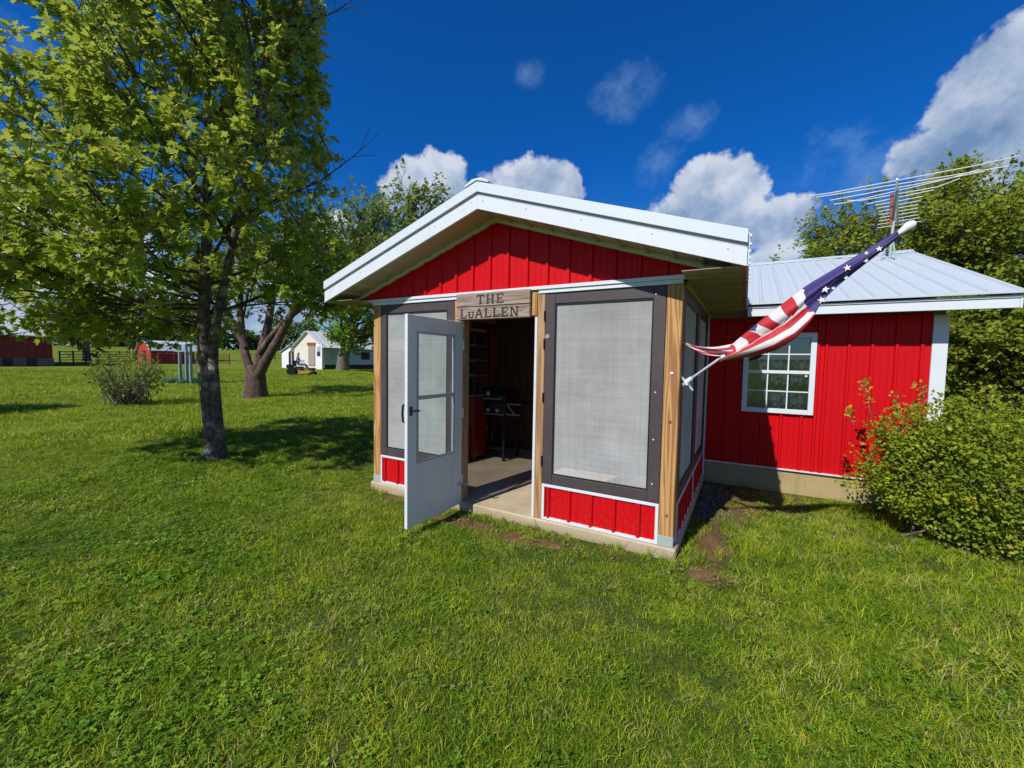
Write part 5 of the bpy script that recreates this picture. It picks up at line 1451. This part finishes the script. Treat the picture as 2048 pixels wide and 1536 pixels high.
def barn():
    x1 = -50.0; y0, y1 = 0.5, 10.95; z = g0(-50, 9)-.1; ze = 3.15; xr = -54.5; zr = 6.0; x0 = -59
    B = empty('barn', (x1, y1, z)); tag(B, 'dark red barn with stone base and pale metal roof at the left edge', 'barn')
    MB().box(x0, x1, y0, y1, z-.4, z+.75).build('stone_base', M['stone'], B)
    MB().box(x0+.05, x1-.05, y0+.05, y1-.05, z+.751, ze).build('wall', M['barn_red'], B)
    for (a, b) in ((8.2, 8.75), (9.45, 10.0)):
        MB().box(x1-.1, x1+.02, a, b, z-.2, z+.72).build('opening', M['dark_base'], B)
    for yy in np.arange(6.0, 10.8, .4): MB().box(x1-.05, x1-.03, yy, yy+.02, z+.76, ze-.05).build('batten', M['barn_red'], B)
    for s in (0, 1):
        xe = x1+.45 if s == 0 else x0-.45
        MB().add([(xr, y0-.5, zr), (xe, y0-.5, ze-.18), (xe, y1+.45, ze-.18), (xr, y1+.45, zr), (xr, y0-.5, zr-.08), (xe, y0-.5, ze-.26), (xe, y1+.45, ze-.26), (xr, y1+.45, zr-.08)],
                 [(0, 1, 2, 3), (4, 7, 6, 5), (0, 4, 5, 1), (1, 5, 6, 2), (2, 6, 7, 3), (3, 7, 4, 0)]).build('roof', M['barn_roof'], B)
    MB().prism([(x0+.05, ze), (x1-.05, ze), (xr, zr-.1)], 'y', y1-.2, y1-.05).build('gable_wall', M['barn_red'], B)
barn()
def red_shed():
    x1 = -53.6; x0 = -56.7; y0 = 18.6; L = 3.9; z = g0(-55, 19)-.1; ze = 2.12; zr = 3.05; xm = (x0+x1)/2
    B = empty('red_shed', (x1, y0, z)); tag(B, 'small bright red shed with white gambrel roof behind the rail fence', 'shed')
    MB().prism([(x0, z), (x1, z), (x1, ze), (x1-.5, ze+.6), (xm, zr), (x0+.5, ze+.6), (x0, ze)], 'y', y0, y0+.12).build('gable_wall', M['shed_red'], B)
    MB().box(x0+1.1, x0+1.95, y0-.06, y0-.002, z, ze-.1).build('doorway', M['dark_base'], B)
    MB().box(x1-.12, x1-.02, y0+.121, y0+L, z, ze).build('side_wall', M['barn_red'], B)  # darker red than the gable: the side's shade is put into its colour
    for s in (1, -1):
        e = [(xm+s*(x1-xm+.18), ze-.08), (xm+s*(x1-xm-.45), ze+.66), (xm, zr+.06)]
        for (a, b) in zip(e[:-1], e[1:]):
            MB().add([(a[0], y0-.2, a[1]), (b[0], y0-.2, b[1]), (b[0], y0+L+.2, b[1]), (a[0], y0+L+.2, a[1]), (a[0], y0-.2, a[1]-.05), (b[0], y0-.2, b[1]-.05), (b[0], y0+L+.2, b[1]-.05), (a[0], y0+L+.2, a[1]-.05)],
                     [(0, 1, 2, 3), (4, 7, 6, 5), (0, 4, 5, 1), (1, 5, 6, 2), (2, 6, 7, 3), (3, 7, 4, 0)]).build('roof', M['barn_roof'], B)
red_shed()
def fence(name, label, p0, p1, n, h, mat_, rails, group=None):
    p0, p1 = np.array(p0, float), np.array(p1, float)
    z0 = g0(*p0); B = empty(name, (p0[0], p0[1], z0)); tag(B, label, 'fence', group)
    for i in range(n+1):
        q = p0+(p1-p0)*i/n; z = g0(*q)
        MB().tube([(q[0], q[1], z-.1), (q[0], q[1], z+h)], .06, 6).build('post', mat_, B)
    for k in range(rails):
        zz = h*(k+1)/(rails+.3)
        MB().tube([(p0[0], p0[1], z0+zz), (p1[0], p1[1], g0(*p1)+zz)], .035, 5).build('rail', mat_, B)
fence('cattle_gate', 'dark tubular cattle gate and rails beside the barn corner', (-50.5, 11.4), (-54.5, 17.2), 6, 1.25, M['dark_base'], 5)
fence('rail_fence', 'rusty red rail fence in front of the red shed', (-52.4, 18.8), (-51.4, 25.0), 5, 1.2, M['shed_red'], 5)
fence('wire_fence', 'thin post and wire fence crossing the far pasture behind the old tree', (-62, 33), (-48, 56), 9, 1.0, M['dark_base'], 2)

def play_frame():
    x, y = -25.4, 10.7; z = g0(x, y)
    B = empty('play_frame', (x, y, z)); tag(B, 'blue-grey upright play frame with green scalloped base beyond the maple trunk', 'play frame')
    for (dx, dy, h) in ((-.75, -.1, 2.05), (-.25, .35, 2.1), (.22, .1, 2.0), (.45, -.4, 2.05), (-.35, -.55, 2.0)):
        MB().box(x+dx-.055, x+dx+.055, y+dy-.055, y+dy+.055, z-.05, z+h).build('post', M['blue_grey'], B)
    MB().box(x-.20, x+.48, y+.46, y+.50, z+.75, z+1.9).build('panel', M['grey_metal'], B)
    MB().box(x-.75, x+.5, y-.62, y-.60, z+1.62, z+1.74).build('cross_bar', M['blue_grey'], B)
    MB().box(x-.75, x+.5, y+.42, y+.455, z+.85, z+.93).build('cross_bar', M['blue_grey'], B)
    for i in range(9):
        a = i/8*math.pi*2
        MB().lathe([(.30, 0), (.30, .14), (.2, .2)], (x-.7+1.15*math.cos(a), y-.1+.75*math.sin(a), z-.02), 10).build('base_scallop', M['green_plastic'], B)
play_frame()

# ------------------------------------------------------------------ person on a riding mower
def wheel(parent, c, r, w, nm='wheel'):
    t = MB().lathe([(r*.62, -w/2), (r*.92, -w/2), (r, -w*.32), (r, w*.32), (r*.92, w/2), (r*.62, w/2)], c, 18, (0, 1, 0)).build(nm, M['black_paint'], parent, smooth=False)
    MB().lathe([(r*.60, -w*.40), (r*.60, w*.40), (r*.2, w*.52)], c, 14, (0, 1, 0)).build('rim', M['mower_yellow'], t)
    return t
def mower():
    B = empty('riding_mower'); k = M['black_paint']; ye = M['mower_yellow']
    tag(B, 'yellow and black zero-turn riding mower on the lawn before the white shed', 'mower')
    for s in (-1, 1): wheel(B, (-.45, s*.50, .30), .30, .26)
    for s in (-1, 1): wheel(B, (.98, s*.46, .15), .15, .12, 'caster')
    MB().box(-.75, .25, -.34, .34, .32, .52).build('engine_body', k, B, bevel=.03)
    MB().box(-.85, -.45, -.28, .28, .52, .80).build('engine_cover', k, B, bevel=.04)
    MB().prism([(-.05, .22), (.35, .20), (1.0, .26), (1.0, .32), (.35, .34), (-.05, .42)], 'y', -.36, .36).build('foot_deck', ye, B, bevel=.01)
    MB().prism([(.0, .10), (.75, .10), (.82, .20), (.70, .26), (.05, .26)], 'y', -.66, .66).build('mower_deck', ye, B, bevel=.02)
    MB().prism([(.75, .32), (1.02, .30), (1.05, .52), (.98, .55)], 'y', -.22, .22).build('toe_guard', k, B, bevel=.02)
    MB().box(-.25, .22, -.26, .26, .56, .66).build('seat', k, B, bevel=.03)
    MB().prism([(-.36, .66), (-.24, .66), (-.30, 1.12), (-.42, 1.10)], 'y', -.25, .25).build('seat_back', k, B, bevel=.03)
    MB().tube([(-.55, -.42, .35), (-.55, -.42, 1.70), (-.55, -.36, 1.76), (-.55, .36, 1.76), (-.55, .42, 1.70), (-.55, .42, .35)], .05, 8).build('roll_bar', k, B)
    for s in (-1, 1):
        MB().tube([(.18, s*.34, .45), (.26, s*.34, .95), (.24, s*.20, 1.0), (.24, s*.06, 1.0)], .018, 6).build('steering_lever', k, B)
    B.location = (-29.3, 19.1, g0(-29.3, 19.1)-.02); B.rotation_euler = (0, 0, R(44))
    # the rider: one continuous body grown from a skeleton
    J = {'pel': (-.08, 0, .76, .15), 'spi': (-.11, 0, .98, .145), 'che': (-.12, 0, 1.16, .16), 'nek': (-.10, 0, 1.31, .06), 'hd0': (-.08, 0, 1.40, .075), 'hd1': (-.07, 0, 1.50, .092), 'hd2': (-.075, 0, 1.575, .06),
         'nose': (.02, 0, 1.475, .018)}
    E = [('pel', 'spi'), ('spi', 'che'), ('che', 'nek'), ('nek', 'hd0'), ('hd0', 'hd1'), ('hd1', 'hd2'), ('hd1', 'nose')]
    for s, q in ((-1, 'r'), (1, 'l')):
        J.update({'sh'+q: (-.12, s*.19, 1.22, .068), 'el'+q: (-.02, s*.27, .97, .05), 'wr'+q: (.18, s*.20, .99, .034), 'ha'+q: (.24, s*.17, 1.01, .038),
                  'hi'+q: (-.05, s*.10, .74, .095), 'kn'+q: (.38, s*.17, .74, .07), 'an'+q: (.55, s*.16, .42, .045), 'to'+q: (.72, s*.18, .385, .04)})
        E += [('che', 'sh'+q), ('sh'+q, 'el'+q), ('el'+q, 'wr'+q), ('wr'+q, 'ha'+q), ('pel', 'hi'+q), ('hi'+q, 'kn'+q), ('kn'+q, 'an'+q), ('an'+q, 'to'+q)]
        for f, (dy, dz, ln) in enumerate(((-.022, .0, .055), (-.008, .004, .065), (.008, .004, .062), (.022, .0, .05), (.03*-s, -.02, .04))):
            J['f%d%s' % (f, q)] = (.24+ln, s*.17+dy, 1.01+dz, .010); E.append(('ha'+q, 'f%d%s' % (f, q)))
    names = list(J); me = bpy.data.meshes.new('body')
    me.from_pydata([J[n][:3] for n in names], [(names.index(a), names.index(b)) for a, b in E], [])
    tmp = bpy.data.objects.new('tmp', me); COL.objects.link(tmp)
    tmp.modifiers.new('skin', 'SKIN'); sv = me.skin_vertices[0].data
    for i, n in enumerate(names): sv[i].radius = (J[n][3], J[n][3]); sv[i].use_root = (n == 'pel')
    tmp.modifiers.new('sub', 'SUBSURF').levels = 1
    bpy.context.view_layer.update()
    ev = tmp.evaluated_get(bpy.context.evaluated_depsgraph_get())
    body = bpy.data.meshes.new_from_object(ev); bpy.data.objects.remove(tmp)
    body.materials.clear()
    for m in ('skin', 'shirt_blue', 'denim', 'hair', 'dark_base'): body.materials.append(M[m])
    for p in body.polygons:
        x, y, z = p.center; p.use_smooth = True
        if z > 1.33: p.material_index = 3 if (z > 1.53 or (x < -.10 and z > 1.42)) else 0
        elif x > .17 and z > .9: p.material_index = 0
        elif z > .86: p.material_index = 1
        elif z < .43 and x > .5: p.material_index = 4
        else: p.material_index = 2
    Pn = empty('person', B.location, R(44)); Pn.scale = (1.1, 1.1, 1.1); tag(Pn, 'person in blue shirt and jeans sitting on the riding mower', 'person')
    o = link('body', body, None, Pn)
mower()

# ------------------------------------------------------------------ the far wood round the pasture
def far_wood():
    n = 42000
    az = rng.uniform(R(-95), R(60), n)                        # bearing from the yard, clockwise from +y
    lump = 9+2.6*np.sin(az*37+1)+2.0*np.sin(az*91+2)+1.4*np.sin(az*173)
    d = 150+14*rng.random(n)+6*np.sin(az*23)
    h = lump*rng.random(n)**0.75
    x, y = d*np.sin(az), d*np.cos(az)
    P = np.stack([x, y, hgt(x, y)-.5+h], 1)
    cl = np.sin(az*260)*np.sin(h*1.3+az*50)
    N = rng.normal(size=(n, 3))*.7+[0, -.2, .7]
    me = leaf_mesh('far_wood', P, rng.normal(size=(n, 3)), N, rng.uniform(.7, 1.6, n), np.clip(.45+.3*cl+rng.normal(size=n)*.12, 0, 1), simple(0.45))
    tag(link('far_wood', me, M['far_leaf']), 'far-off wood edging the pasture', 'wood', kind='stuff')
far_wood()
